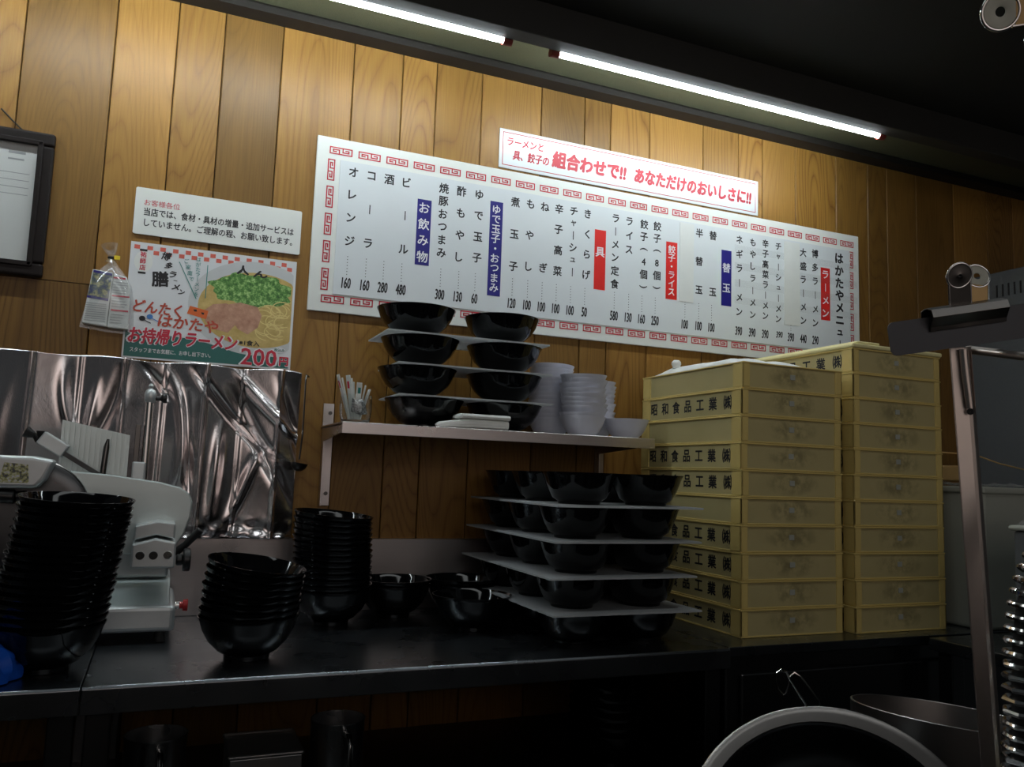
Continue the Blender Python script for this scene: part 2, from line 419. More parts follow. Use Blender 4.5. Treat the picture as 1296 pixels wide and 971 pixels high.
# ------------------------------------------------------------------ work tables and cabinet
def seam_table(x0, x1, label, legs):
    t = thing('steel_work_table', label, 'table', ((x0 + x1) / 2, -.33, 0))
    top = MB(); top.prism([(-.662, .806), (-.662, .846), (-.658, .85), (-.004, .85), (-.004, .83), (-.64, .83), (-.64, .806)], x0, x1)
    MB().add([(y, x, z) for x, y, z in top.v], top.f).build('worktop', 'counter', t, bevel=.0012)
    MB().box(x0 + .01, x1 - .01, -.60, -.03, .53, .55).build('undershelf', 'steel_dark', t, bevel=.002)
    for lx in legs:
        for y0, y1 in ((-.635, -.595), (-.07, -.03)):
            MB().box(lx, lx + .04, y0, y1, 0, .829).build('leg', 'steel_dark', t, bevel=.003)
    return t
t = seam_table(-1.3, -.094, 'steel work table at far left under the slicer, left of the seam', (-1.28, -.140))
t = seam_table(-.092, 1.187, 'long steel work table under the black bowl stacks', (-.085, 1.14))
MB().box(-1.3, 1.187, -.022, -.001, .851, 1.034).build('splashback_tmp', 'shelf_steel')
o = bpy.data.objects['splashback_tmp']; o.name = 'steel_splashback'; tag(o, 'dull grey steel splashback strip along the wall behind the work table', 'splashback')
c = thing('steel_cabinet', 'dark steel under-counter cabinet carrying the two yellow crate stacks', 'cabinet', (1.85, -.33, 0))
cb = MB(); cb.box(1.19, 2.55, -.64, -.004, .0, .828); cb.build('body', 'steel_dark', c, bevel=.004)
MB().box(1.19, 2.55, -.652, -.004, .829, .85).build('worktop', 'counter', c, bevel=.0015)
for a, b in ((1.225, 1.86), (1.87, 2.52)):
    d = MB().box(a, b, -.652, -.641, .1, .79).build('door', 'steel_dark', c, bevel=.004)
    MB().box(b - .06, b - .03, -.668, -.653, .40, .60).build('handle', 'black', d, bevel=.004)
s = thing('side_table', 'steel side table behind the spring hose at the right edge', 'table', (2.2, -.86, 0))
MB().box(1.78, 2.6, -1.05, -.672, .82, .85).build('tabletop', 'counter', s, bevel=.002)
for x in (1.80, 2.55):
    for y in (-1.04, -.72): MB().box(x, x + .04, y, y + .04, 0, .819).build('leg', 'steel_dark', s, bevel=.002)

# ------------------------------------------------------------------ wall shelf
sh = thing('wall_shelf', 'stainless steel wall shelf carrying bowls, on two brackets', 'shelf', (.8, -.002, 1.12))
sp_ = MB(); sp_.prism([(-.282, 1.2975), (-.282, 1.3235), (-.2805, 1.325), (-.002, 1.325), (-.002, 1.321), (-.278, 1.321), (-.278, 1.2975)], .378, 1.228)
MB().add([(y, x, z) for x, y, z in sp_.v], sp_.f).build('shelf_plate', 'shelf_steel', sh, bevel=.0008)
for x in (.381, 1.196):
    br = MB(); br.box(x, x + .028, -.007, -.002, 1.118, 1.385); br.box(x, x + .004, -.03, -.007, 1.118, 1.318)
    pr = MB().prism([(-.26, 1.318), (-.26, 1.3), (-.03, 1.285), (-.03, 1.318)], x, x + .004)
    br.add([(y, xx, z) for xx, y, z in pr.v], pr.f)
    b = br.build('bracket', 'shelf_steel', sh, bevel=.0006)
    for z in (1.15, 1.36): MB().cyl((x + .018, -.011, z), (x + .018, -.006, z), .005, 12).build('screw', 'gunmetal', b, True)

# ------------------------------------------------------------------ menu board
menu = thing('menu_board', 'long white menu board with red meander border on the wall', 'sign', (1.285, 0, 1.628))
MB().box(.322, 2.248, -.010, -.001, 1.629, 2.110).build('backing', 'board_white', menu, bevel=.0015)
MB().box(.386, 2.203, -.0125, -.0100, 1.679, 2.050).build('menu_sheet', 'sheet', menu)
key = [(3.4, 1.7), (1.7, 1.7), (1.7, 3.3), (5, 3.3), (5, 0), (0, 0), (0, 5), (6.6, 5)]
def stroke(mb, pts, w, y):
    for (x0, z0), (x1, z1) in zip(pts[:-1], pts[1:]):
        mb.rect(min(x0, x1) - w, max(x0, x1) + w, min(z0, z1) - w, max(z0, z1) + w, y)
def motif(mb, cx, cz, L, H, y, vert=False, hw=.0013):
    for sgn in (1, -1):
        pts = []
        for a, b in key:
            u, v = (a - 6) * sgn * L / 12, (b - 2.5) * sgn * H / 5
            pts.append((cx + (v if vert else u), cz + (u if vert else v)))
        stroke(mb, pts, hw, y)
bp = MB()
n = 24
for i in range(n):
    x = .3865 + i * (2.1925 - .3865) / (n - 1)
    motif(bp, x, 2.0745, .059, .0175, -.0106, hw=.0016); motif(bp, x, 1.664 - .0, .059, .0175, -.0106, hw=.0016)
for i in range(5):
    z = 2.019 - i * .0755
    motif(bp, .3625, z, .057, .0165, -.0106, True, hw=.0016); motif(bp, 2.2115, z, .057, .0165, -.0106, True, hw=.0016)
bp.build('border_pattern', 'red', menu)
COLS = [
('オレンジ', 0.423, 2.022, 1.829, '160', 0.420), ('コ|ラ', 0.473, 2.020, 1.829, '160', 0.471), ('酒', 0.523, 2.019, 2.019, '280', 0.520), ('ビ|ル', 0.573, 2.019, 1.827, '480', 0.571),
('焼豚おつまみ', 0.683, 2.021, 1.832, '300', 0.684), ('酢もやし', 0.736, 2.021, 1.827, '130', 0.738), ('ゆで玉子', 0.791, 2.020, 1.832, '60', 0.788),
('煮玉子', 0.905, 2.017, 1.822, '120', 0.904), ('もやし', 0.954, 2.019, 1.828, '100', 0.953), ('ねぎ', 1.002, 2.018, 1.831, '100', 1.000), ('辛子高菜', 1.049, 2.019, 1.827, '100', 1.047), ('チャ|シュ|', 1.099, 2.020, 1.830, '100', 1.095),
('きくらげ', 1.147, 2.019, 1.828, '50', 1.143), ('ラ|メン定食', 1.246, 2.020, 1.812, '580', 1.246), ('ライス', 1.295, 2.018, 1.927, '130', 1.297), ('餃子(4個)', 1.349, 2.017, 1.815, '160', 1.345), ('餃子(8個)', 1.398, 2.018, 1.818, '250', 1.394),
('', 1.502, 2.009, 2.009, '100', 1.506), ('半替玉', 1.559, 2.020, 1.831, '100', 1.559), ('替玉', 1.613, 2.019, 1.830, '100', 1.609),
('ネギラ|メン', 1.720, 2.021, 1.776, '390', 1.718), ('もやしラ|メン', 1.775, 2.020, 1.772, '390', 1.773), ('辛子高菜ラ|メン', 1.828, 2.023, 1.774, '390', 1.827), ('チャ|シュ|メン', 1.883, 2.021, 1.769, 'H390', 1.887),
('', 1.935, 1.991, 1.991, '390', 1.936), ('大盛ラ|メン', 1.991, 2.015, 1.775, '440', 1.990), ('博多ラ|メン', 2.044, 2.018, 1.772, '290', 2.043)]
TY = -.0128
def column(mb, txt, x, zt, zb, size, y, bold=.03, sx=1.):
    n = len(txt)
    for i, ch in enumerate(txt):
        z = (zt + zb) / 2 if n == 1 else zt + (zb - zt) * i / (n - 1)
        if ch == '|': mb.rect(x - size * .045, x + size * .045, z - size * .42, z + size * .42, y)
        elif ch in '()': mb.text(ch, x, z, y, size * .95, bold, rot=-PI / 2)
        else:
            k = .78 if ch in 'ャュ' else 1.
            mb.text(ch, x, z, y, size * k, bold, sx=sx)
for txt, x, zt, zb, price, px_ in COLS:
    it = MB(); pr = it; sz = .031 if len(txt) < 7 else .029
    if txt: column(it, txt, x, zt, zb, sz, TY, sx=.95)
    if price:
        if price[0] == 'H': pr.text('390', px_, 1.716, TY, .030, .03, sx=.62, rot=.05, shear=.15)
        else: pr.text(price, px_, 1.712, TY, .041, .024, sx=.45, shear=.05)
        if zb > 1.80:
            for k in range(7):
                z = 1.785 - k * .0082; it.rect(px_ - .0011, px_ + .0011, z - .0011, z + .0011, TY)
    it.build('item_lettering', 'ink', menu)
ttl = MB(); column(ttl, 'はかたやメニュ|', 2.154, 2.016, 1.705, .041, TY, .055); ttl.build('title_lettering', 'ink', menu)
for txt, x0, x1, z0, z1, col in (('お飲み物', .607, .648, 1.789, 1.978, 'blue'), ('ゆで玉子・おつまみ', .826, .866, 1.727, 2.008, 'blue'), ('具', 1.173, 1.212, 1.787, 1.975, 'redstrip'), ('餃子・ライス', 1.432, 1.474, 1.787, 1.974, 'redstrip'), ('替玉', 1.647, 1.687, 1.790, 1.977, 'blue'), ('ラ|メン', 2.069, 2.110, 1.787, 1.973, 'redstrip')):
    L = MB().box(x0, x1, -.0131, -.0126, z0, z1).build('heading_strip', col, menu)
    L['label'] = ('navy' if col == 'blue' else 'red') + ' heading strip with white characters'
    tx = MB()
    if txt == '具': tx.text('具', (x0 + x1) / 2, 1.905, -.0133, .034, .02)
    elif txt == '替玉': tx.text('替', (x0 + x1) / 2, 1.918, -.0133, .033, .02); tx.text('玉', (x0 + x1) / 2, 1.850, -.0133, .033, .02)
    else:
        mrg = .024; column(tx, txt, (x0 + x1) / 2, z1 - mrg, z0 + mrg, min(.034, (z1 - z0 - 2 * mrg) / (len(txt) - 1) * 1.02), -.0133, .02)
    tx.build('heading_lettering', 'white_ink', L)
for x0, x1, z0, z1 in ((1.483, 1.537, 1.785, 2.045), (1.907, 1.975, 1.754, 2.044)):
    MB().box(x0, x1, -.0140, -.0127, z0, z1).build('cover_strip', 'paper', menu)['label'] = 'blank white paper strip covering a menu line'
tp = MB()
for z in (1.99, 1.93, 1.872, 1.815): tp.box(1.70, 2.235, -.01345, -.01335, z - .012, z + .012)
tp.build('clear_tape', 'tape', menu)

# ------------------------------------------------------------------ red slogan banner above the menu
bn = thing('slogan_banner', 'narrow white laminated banner with red writing above the menu board', 'sign', (1.325, 0, 2.12))
MB().box(.851, 1.803, -.004, -.001, 2.119, 2.239).build('laminated_sheet', 'sheet', bn)
bm_ = MB(); w = .0011
for a, b, c_, d in ((.862, 1.792, 2.129, 2.129), (.862, 1.792, 2.229, 2.229), (.862, .862, 2.129, 2.229), (1.792, 1.792, 2.129, 2.229)): bm_.rect(a - w, b + w, c_ - w, d + w, -.0043)
bm_.build('border_line', 'banner_red', bn)
bl = MB()
bl.text('ラーメンと', .935, 2.203, -.0044, .0285, .035, w=.118, shear=.1)
bl.text('具、餃子の', .955, 2.164, -.0044, .032, .035, w=.118, shear=.1)
bl.text('組合わせで!!', 1.155, 2.176, -.0044, .054, .06, w=.255, shear=.1)
bl.text('あなただけのおいしさに!!', 1.545, 2.176, -.0044, .052, .06, w=.455, shear=.1)
bl.build('lettering', 'banner_red', bn)

# ------------------------------------------------------------------ white notice
nt = thing('notice_board', 'small white notice with three lines of text left of the menu', 'sign', (.092, 0, 1.774))
MB().prism([(-.109, 1.777), (-.106, 1.774), (.291, 1.774), (.294, 1.777), (.294, 1.889), (.291, 1.892), (-.106, 1.892), (-.109, 1.889)], -.006, -.001).build('panel', 'board_white', nt)
MB().text('お客様各位', -.047, 1.8555, -.0063, .0168, 0, w=.082).build('heading_lettering', 'red', nt)
n_ = MB(); n_.text('当店では、食材・具材の増量・追加サービスは', .094, 1.8325, -.0063, .0212, .022, w=.362)
n_.text('していません。ご理解の程、お願い致します。', .094, 1.805, -.0063, .0212, .022, w=.358); n_.build('body_lettering', 'ink', nt)

# ------------------------------------------------------------------ ramen poster
po = thing('food_poster', 'takeaway noodle poster with a photographed bowl, under the white notice', 'poster', (.09, 0, 1.465))
X0, X1, Z0, Z1 = -.110, .289, 1.465, 1.754
MB().box(X0, X1, -.004, -.001, Z0, Z1).build('sheet', 'gloss_paper', po)
PX = lambda u: X0 + u * (X1 - X0)
PZ = lambda v: Z0 + v * (Z1 - Z0)
y = -.0042
MB().flat([(PX(.01), PZ(.015)), (PX(.985), PZ(.015)), (PX(.985), PZ(.10)), (PX(.66), PZ(.13)), (PX(.40), PZ(.205)), (PX(.01), PZ(.235))], y).build('teal_band', 'teal', po)
ck = MB()
for i in range(26):
    for j in range(2):
        if (i + j) % 2 == 0: ck.rect(PX(.02 + i * .0368), PX(.02 + i * .0368 + .032), PZ(.94 - j * .038), PZ(.94 - j * .038 + .036), y - .00005)
ck.build('checker_strip', 'checker', po)
def clipx(pts): return [(min(x, X1 - .006), z) for x, z in pts]
MB().flat(clipx(circ(PX(.76), PZ(.53), .163, 60, .122)), y - .0001).build('printed_bowl', 'bowlprint', po)
MB().flat(clipx(circ(PX(.765), PZ(.515), .142, 60, .098)), y - .0002).build('printed_broth', 'broth', po)
sc = []
for i in range(60):
    a = 2 * PI * i / 60; k = 1 + .07 * math.sin(7 * a) + .05 * math.sin(13 * a + 1)
    sc.append((min(PX(.735) + .102 * k * math.cos(a), X1 - .010), PZ(.69) + .042 * k * math.sin(a)))
MB().flat(sc, y - .0003).build('printed_scallions', 'scallion', po)
nd = MB(); rn = random.Random(3)
for i in range(34):
    cx, cz = PX(rn.uniform(.80, .95)), PZ(rn.uniform(.32, .55)); r = rn.uniform(.012, .034); a0 = rn.uniform(0, 6)
    pts = [(cx + r * math.cos(a0 + k * .22), cz + r * .7 * math.sin(a0 + k * .22)) for k in range(9)]
    for p, q in zip(pts[:-1], pts[1:]):
        dx, dz = q[0] - p[0], q[1] - p[1]; l = math.hypot(dx, dz) + 1e-9; nx, nz = -dz / l * .0012, dx / l * .0012
        if max(p[0], q[0]) < X1 - .01: nd.flat([(p[0] - nx, p[1] - nz), (q[0] - nx, q[1] - nz), (q[0] + nx, q[1] + nz), (p[0] + nx, p[1] + nz)], y - .0003 - i * .000004)
nd.build('printed_noodles', 'noodle', po)
pk = MB(); pk.flat([(PX(a), PZ(b)) for a, b in ((.46, .37), (.45, .47), (.50, .53), (.58, .55), (.64, .50), (.65, .38), (.60, .29), (.52, .31))], y - .0004)
pk.build('printed_pork_slice', 'pork', po)
MB().flat([(PX(a), PZ(b)) for a, b in ((.585, .54), (.66, .57), (.77, .545), (.80, .47), (.78, .36), (.72, .29), (.66, .33), (.61, .42))], y - .00046).build('printed_pork_slice', 'pork', po)
MB().flat([(PX(a), PZ(b)) for a, b in ((.365, .495), (.475, .465), (.465, .39), (.35, .425))], y - .0005).build('orange_patch', 'orange', po)
ey = MB(); ey.flat([(PX(a), PZ(b)) for a, b in ((.385, .465), (.405, .468), (.408, .45), (.392, .448))], y - .00055); ey.flat([(PX(a), PZ(b)) for a, b in ((.432, .448), (.45, .445), (.45, .428), (.437, .43))], y - .00055); ey.build('dark_marks', 'ink', po)
ln = MB(); ln.flat(circ(PX(.078), PZ(.835), .021, 28, .026), y - .0001); ln.build('printed_lantern', 'white_plastic', po)
lk = MB(); lk.rect(PX(.052), PX(.095), PZ(.925), PZ(.943), y - .0002); lk.rect(PX(.052), PX(.095), PZ(.728), PZ(.745), y - .0002); lk.build('lantern_ends', 'ink', po)
lt = MB(); column(lt, '祐師店', PX(.075), PZ(.895), PZ(.782), .0145, y - .0003, .03); lt.build('lantern_lettering', 'crimson', po)
br_ = MB()
for ch, u, v, s_ in (('博', .205, .905, .022), ('多', .225, .825, .018), ('ラ', .25, .75, .020), ('ー', .268, .70, .010), ('メ', .275, .645, .020), ('ン', .31, .605, .016)): br_.text(ch, PX(u), PZ(v), y - .0003, s_, .035, shear=.2, rot=-.15)
br_.text('膳', PX(.18), PZ(.70), y - .0003, .040, .04, rot=.1)
br_.text('人', PX(.665), PZ(.865), y - .0006, .024, .07, w=.028); br_.text('ん', PX(.775), PZ(.845), y - .0006, .020, .07, w=.034); br_.build('brush_lettering', 'ink', po)
gr = MB(); column(gr, 'はがたラ|メンを', PX(.395), PZ(.91), PZ(.60), .0125, y - .0006, .01); 
for i, ch in enumerate('ご家庭で'): gr.text(ch, PX(.325 + i * .012), PZ(.885 - i * .052), y - .0006, .0125, .01)
gr.flat([(PX(.28), PZ(.87)), (PX(.285), PZ(.87)), (PX(.40), PZ(.56)), (PX(.394), PZ(.56))], y - .0006); gr.rect(PX(.448), PX(.453), PZ(.575), PZ(.87), y - .0006); gr.build('green_lettering', 'cyan_ink', po)
r1 = MB(); r1.text('どんたく', PX(.18), PZ(.445), y - .0006, .034, .035, w=.108, shear=.12, rot=-.04); r1.text('はかたや', PX(.365), PZ(.335), y - .0006, .036, .035, w=.138, shear=.12, rot=-.04); r1.build('brick_red_lettering', 'rust', po)
sh_ = MB(); sh_.text('お持帰りラーメン', PX(.345), PZ(.20), y - .0006, .043, .075, w=.256, shear=.12); sh_.text('200', PX(.80), PZ(.095), y - .0006, .064, .05, w=.094); sh_.text('円', PX(.956), PZ(.075), y - .0006, .028, .09); sh_.build('white_outline_lettering', 'white_ink', po)
r2_ = MB(); r2_.text('お持帰りラーメン', PX(.345), PZ(.20), y - .0008, .042, .035, w=.250, shear=.12); r2_.text('200', PX(.80), PZ(.095), y - .0008, .060, .02, w=.087); r2_.text('円', PX(.956), PZ(.075), y - .0008, .026, .05); r2_.build('crimson_lettering', 'crimson', po)
k1 = MB(); k1.text('※1食入', PX(.735), PZ(.215), y - .0008, .0145, .03, w=.050); k1.build('small_lettering', 'ink', po)
w1 = MB(); w1.text('スタッフまでお気軽に、お申し出下さい。', PX(.275), PZ(.075), y - .0008, .0125, .015, w=.185); w1.flat(circ(PX(.925), PZ(.175), .015, 24, .0075), y - .0007); w1.build('white_lettering', 'white_ink', po)
MB().text('税込み', PX(.925), PZ(.175), y - .0009, .009, .02).build('tiny_lettering', 'teal', po)
def spoon_print(name, mat_, u0, v0, yy):
    mb = MB(); c0, c1 = PX(u0), PZ(v0)
    mb.flat(circ(c0, c1, .0072, 20, .0062), yy)
    mb.flat([(c0 + .003, c1 - .0015), (c0 + .005, c1 - .0045), (c0 + .0195, c1 - .0115), (c0 + .0205, c1 - .0095)], yy - .00003)
    mb.build(name, mat_, po)
spoon_print('black_spoon_print', 'ink', .098, .345, y - .0008); spoon_print('blue_spoon_print', 'skyblue', .140, .365, y - .00095)

# ------------------------------------------------------------------ framed certificate
fr = thing('framed_certificate', 'white document in a dark wooden frame hanging at the left edge', 'picture frame', (-.41, 0, 1.635))
fx0, fx1, fz0, fz1 = -.545, -.291, 1.636, 1.984
fm = MB()
for a, b, c_, d in ((fx0, fx1, fz0, fz0 + .032), (fx0, fx1, fz1 - .032, fz1), (fx0, fx0 + .032, fz0 + .032, fz1 - .032), (fx1 - .032, fx1, fz0 + .032, fz1 - .032)): fm.box(a, b, -.022, -.002, c_, d)
fm.build('frame', 'frame', fr, bevel=.006, seg=3)
ib = MB()
for a, b, c_, d in ((fx0 + .024, fx1 - .024, fz0 + .022, fz0 + .034), (fx0 + .024, fx1 - .024, fz1 - .034, fz1 - .022), (fx0 + .022, fx0 + .034, fz0 + .024, fz1 - .024), (fx1 - .034, fx1 - .022, fz0 + .024, fz1 - .024)): ib.box(a, b, -.026, -.016, c_, d)
ib.build('inner_moulding', 'frame', fr, bevel=.002)
MB().box(fx0 + .03, fx1 - .03, -.012, -.008, fz0 + .03, fz1 - .03).build('document', 'paper', fr)
gl_ = MB()
gl_.rect(-.385, -.350, 1.925, 1.932, -.0123); gl_.rect(-.385, -.352, 1.910, 1.914, -.0123)
for z in (1.879, 1.862, 1.845, 1.828): gl_.rect(-.5, -.338, z - .0008, z + .0008, -.0123)
gl_.build('document_print', 'greyline', fr)
MB().box(fx0 + .03, fx1 - .03, -.0155, -.0145, fz0 + .03, fz1 - .03).build('glass_pane', 'pglass', fr)
MB().tube([(-.36, -.006, 1.984), (-.385, -.006, 2.006), (-.41, -.006, 2.03)], .0018, 8).build('hanging_cord', 'string', fr)

# ------------------------------------------------------------------ bag of packets on the wall
bg = thing('plastic_bag', 'clear plastic bag of printed packets hung on the wall beside the poster', 'bag', (-.15, -.002, 1.53))
def pillow(mb, outline, y0, depth, nr=6):
    cxm = sum(p[0] for p in outline) / len(outline); czm = sum(p[1] for p in outline) / len(outline)
    n = len(outline); vs = []; fs = []
    for k in range(nr + 1):
        s_ = 1 - k / nr * .98; d = depth * math.sqrt(max(0, 1 - s_ ** 2.6))
        for p in outline: vs.append((cxm + (p[0] - cxm) * s_, y0 - d, czm + (p[1] - czm) * s_))
    for k in range(nr):
        for i in range(n):
            j = (i + 1) % n; fs.append((k * n + i, k * n + j, (k + 1) * n + j, (k + 1) * n + i))
    fs.append(tuple(nr * n + i for i in range(n))); fs.append(tuple(range(n - 1, -1, -1)))
    return mb.add(vs, fs)
ol = [(-.206, 1.530), (-.15, 1.523), (-.095, 1.522), (-.088, 1.54), (-.092, 1.60), (-.100, 1.64), (-.118, 1.668), (-.138, 1.693), (-.146, 1.700), (-.156, 1.693), (-.172, 1.676), (-.186, 1.652), (-.194, 1.60), (-.204, 1.545)]
pillow(MB(), ol, -.004, .042).build('bag_film', 'film', bg, True)
knot = MB(); knot.tube([(-.150, -.014, 1.692), (-.149, -.016, 1.703), (-.151, -.016, 1.715), (-.156, -.015, 1.735)], [.014, .005, .012, .020], 14); knot.build('bag_neck', 'film', bg, True)
MB().tube([(-.149 + .0065 * math.cos(a), -.016 + .0065 * math.sin(a), 1.703) for a in [i * PI / 8 for i in range(16)]], .0028, 8, closed=True).build('bag_tie', 'rubber', bg, True)
MB().box(-.143, -.130, -.026, -.022, 1.698, 1.708).build('tie_tag', 'yellow', bg, bevel=.001)
pk1 = MB(); pk1.prism([(-.199, 1.537), (-.146, 1.532), (-.142, 1.664), (-.186, 1.668)], -.030, -.012); a = pk1.build('picture_packet', 'paper', bg, bevel=.002)
q = MB(); q.flat([(-.192, 1.602), (-.147, 1.598), (-.1435, 1.660), (-.184, 1.664)], -.0305); q.build('packet_picture', 'packet_blue', a)
q = MB(); q.flat([(-.193, 1.598), (-.147, 1.594), (-.147, 1.600), (-.1925, 1.604)], -.0307); q.flat([(-.1845, 1.660), (-.1432, 1.656), (-.143, 1.662), (-.184, 1.666)], -.0307); q.build('packet_band', 'blue', a)
q = MB()
for i in range(9): q.rect(-.194, -.15, 1.585 - i * .0052, 1.5866 - i * .0052, -.0305)
q.build('packet_text', 'greyline', a)
pk2 = MB(); pk2.prism([(-.145, 1.531), (-.098, 1.530), (-.102, 1.63), (-.112, 1.658), (-.141, 1.664)], -.028, -.010); b = pk2.build('text_packet', 'paper', bg, bevel=.002)
q = MB()
for z in (1.651, 1.607, 1.572): q.rect(-.140, -.108 + (.006 if z < 1.64 else -.006), z, z + .004, -.0285)
q.build('red_lines', 'crimson', b)
q = MB()
for i in range(16):
    z = 1.642 - i * .0066
    if all(abs(z - zz - .002) > .005 for zz in (1.607, 1.572)): q.rect(-.140, -.106 - random.random() * .012, z, z + .0014, -.0285)
q.build('packet_text', 'greyline', b)

# ------------------------------------------------------------------ aluminium foil guard
FOLD = [-.58, -.48, -.385, -.292, -.195, -.100, -.009, .085, .172, .263, .318]
DEPTH = [-.012, -.045, -.014, -.048, -.013, -.046, -.012, -.05, -.014, -.046, -.020]
def foil_y(x, z):
    i = 0
    while i < len(FOLD) - 2 and x > FOLD[i + 1]: i += 1
    u = (x - FOLD[i]) / (FOLD[i + 1] - FOLD[i])
    yv = DEPTH[i] + (DEPTH[i + 1] - DEPTH[i]) * u
    t = (z - 1.036) / .424
    # buckles: curved ridges crossing the panels
    for (x0, z0, s1, c1, wd, am, za, zb) in RIDGE:
        if za < z < zb:
            xc = x0 + s1 * (z - z0) + c1 * (z - z0) ** 2
            env = math.sin(PI * (z - za) / (zb - za))
            yv += am * env * math.exp(-((x - xc) / wd) ** 2)
    for f_ in FOLD[1:-1]: yv -= .0045 * math.exp(-((x - f_ - .012 * (z - 1.25)) / .0045) ** 2)
    yv += .0035 * math.sin(9 * x + 13 * z) * math.sin(17 * z - 5 * x)
    if z < 1.09: yv += .010 * (1 - (z - 1.036) / .054) * math.sin(70 * x + 40 * z) * math.sin(43 * x - 90 * z)
    return min(yv, -.003)
RIDGE = [(-.215, 1.33, -.25, 1.6, .012, -.012, 1.20, 1.46), (-.12, 1.34, .30, -1.2, .014, .014, 1.17, 1.45), (-.165, 1.30, .1, 0, .010, -.010, 1.17, 1.42),
         (.03, 1.36, -.30, -1.4, .013, -.016, 1.13, 1.46), (.055, 1.25, -.12, 0, .010, .014, 1.08, 1.40), (.11, 1.38, -.85, 1.5, .014, .018, 1.22, 1.46), (.125, 1.25, .05, 0, .012, -.014, 1.06, 1.33),
         (.20, 1.40, -.9, 1.2, .014, -.018, 1.20, 1.46), (.215, 1.28, -.55, 0, .016, .016, 1.10, 1.42), (.19, 1.16, .35, 0, .012, -.014, 1.06, 1.27), (.285, 1.36, -.35, 0, .012, .012, 1.15, 1.45), (-.35, 1.3, .1, .5, .02, -.006, 1.1, 1.45), (-.03, 1.42, -.9, -2, .012, .010, 1.35, 1.455)]
NX, NZ = 460, 120
vs = []; fs = []
for j in range(NZ + 1):
    for i in range(NX + 1):
        x = FOLD[0] + (FOLD[-1] - FOLD[0]) * i / NX; z = 1.036 + .424 * j / NZ
        if j == NZ: z += .003 * math.sin(30 * x)
        if i == NX: x -= .006 * (1 - j / NZ)
        vs.append((x, foil_y(x, z), z))
for j in range(NZ):
    for i in range(NX):
        k = j * (NX + 1) + i; fs.append((k, k + 1, k + NX + 2, k + NX + 1))
fo = MB().add(vs, fs).build('foil_splash_guard', 'foil', None, True, solid=.0006)
tag(fo, 'crumpled folding aluminium foil splash guard standing against the wall behind the slicer', 'foil guard')
# small ladle hanging at its right edge
hd = thing('hanging_ladle', 'small dark ladle hanging on the wall at the right edge of the foil', 'ladle', (.325, -.04, 1.21))
MB().tube([(.338, -.004, 1.452), (.330, -.018, 1.455), (.327, -.03, 1.44), (.327, -.034, 1.30), (.322, -.036, 1.235)], .0022, 8).build('handle', 'gunmetal', hd, True)
MB().lathe([(.0002, 0), (.010, .002), (.019, .010), (.022, .021), (.0205, .021), (.0175, .011), (.009, .0035), (.0002, .002)], 28, Matrix.Translation((.318, -.046, 1.205)) @ Matrix.Rotation(.15, 4, 'Y')).build('cup', 'gunmetal', hd, True)

# ------------------------------------------------------------------ bowls
def bowl_mesh(name, D, h, foot, kind, mat='bowl', n=56):
    R = D / 2
    if kind == 'wide':
        out = [(.40, 0), (.445, .0), (.455, .10), (.60, .20), (.78, .42), (.90, .68), (.96, .90), (1.0, .985)]
        inn = [(1.0, 1.0), (.985, 1.0), (.935, .90), (.87, .68), (.75, .43), (.57, .225), (.42, .158), (.2, .15), (.001, .15)]
        und = [(.001, .085), (.39, .085)]
    elif kind == 'deep':
        out = [(.50, 0), (.54, 0), (.555, .08), (.70, .20), (.82, .45), (.90, .70), (.955, .90), (1.0, .985)]
        inn = [(1.0, 1.0), (.985, 1.0), (.935, .91), (.875, .70), (.79, .45), (.66, .225), (.5, .158), (.2, .15), (.001, .15)]
        und = [(.001, .085), (.49, .085)]
    else:
        out = [(.46, 0), (.52, .0), (.54, .05), (.70, .22), (.84, .52), (.94, .82), (1.0, .985)]
        inn = [(1.0, 1.0), (.982, 1.0), (.915, .82), (.815, .53), (.67, .25), (.5, .12), (.2, .11), (.001, .11)]
        und = [(.001, .05), (.45, .05)]
    prof = [(r * R, z * h) for r, z in und + out + inn]
    mb = MB(); mb.lathe(prof, n); o = mb.build(name, mat, None, True)
    return o
def put(proto, first, loc, rot, label, group, cat='bowl'):
    if first: o = proto
    else: o = proto.copy(); COL.objects.link(o)
    o.location = loc; o.rotation_euler = rot; tag(o, label, cat, group); return o
bw = bowl_mesh('black_bowl', .188, .080, .04, 'wide'); used = False
def stack(x, y, z, n, pitch, where, group, lean=(0, 0), tilt=(0, 0), rnd=.006, label0='glossy black bowl'):
    global used
    rg = random.Random(int(x * 1000) + n)
    for i in range(n):
        k = i / max(1, n - 1); q = k ** 1.3
        put(bw, not used, (x + lean[0] * k + rg.uniform(-1, 1) * .0012 * (i > 0), y + lean[1] * k, z + i * pitch), (tilt[0] * q, tilt[1] * q, 0),
            '%s, %s in %s' % (label0, ordi(n - 1 - i, n), where), group); used = True
stack(-.163, -.520, .851, 17, .0136, 'tall leaning stack before the slicer', 'bowls in the tall stack at left', (.028, 0), (.06, .045))
stack(.176, -.505, .851, 8, .0141, 'short stack at the table edge', 'bowls in the short stack', (-.002, 0), (.075, .14))
stack(.395, -.185, .851, 14, .0137, 'stack below the left shelf bracket', 'bowls in the middle stack', (-.012, 0), (.05, .08))
for x, y, n_, wh in ((.565, -.115, 2, 'pair just right of the middle stack'), (.745, -.118, 2, 'pair by the splashback, left of the card-tray stack')):
    for i in range(n_): put(bw, False, (x, y, .851 + i * .013), (0, 0, i), 'black bowl, %s of the %s' % ('upper' if i else 'lower', wh), 'bowls at the back of the table')
put(bw, False, (.700, -.322, .851), (0, 0, 1), 'single black bowl with a bright crescent glint, in front of the pairs near the trays', 'bowls at the back of the table')
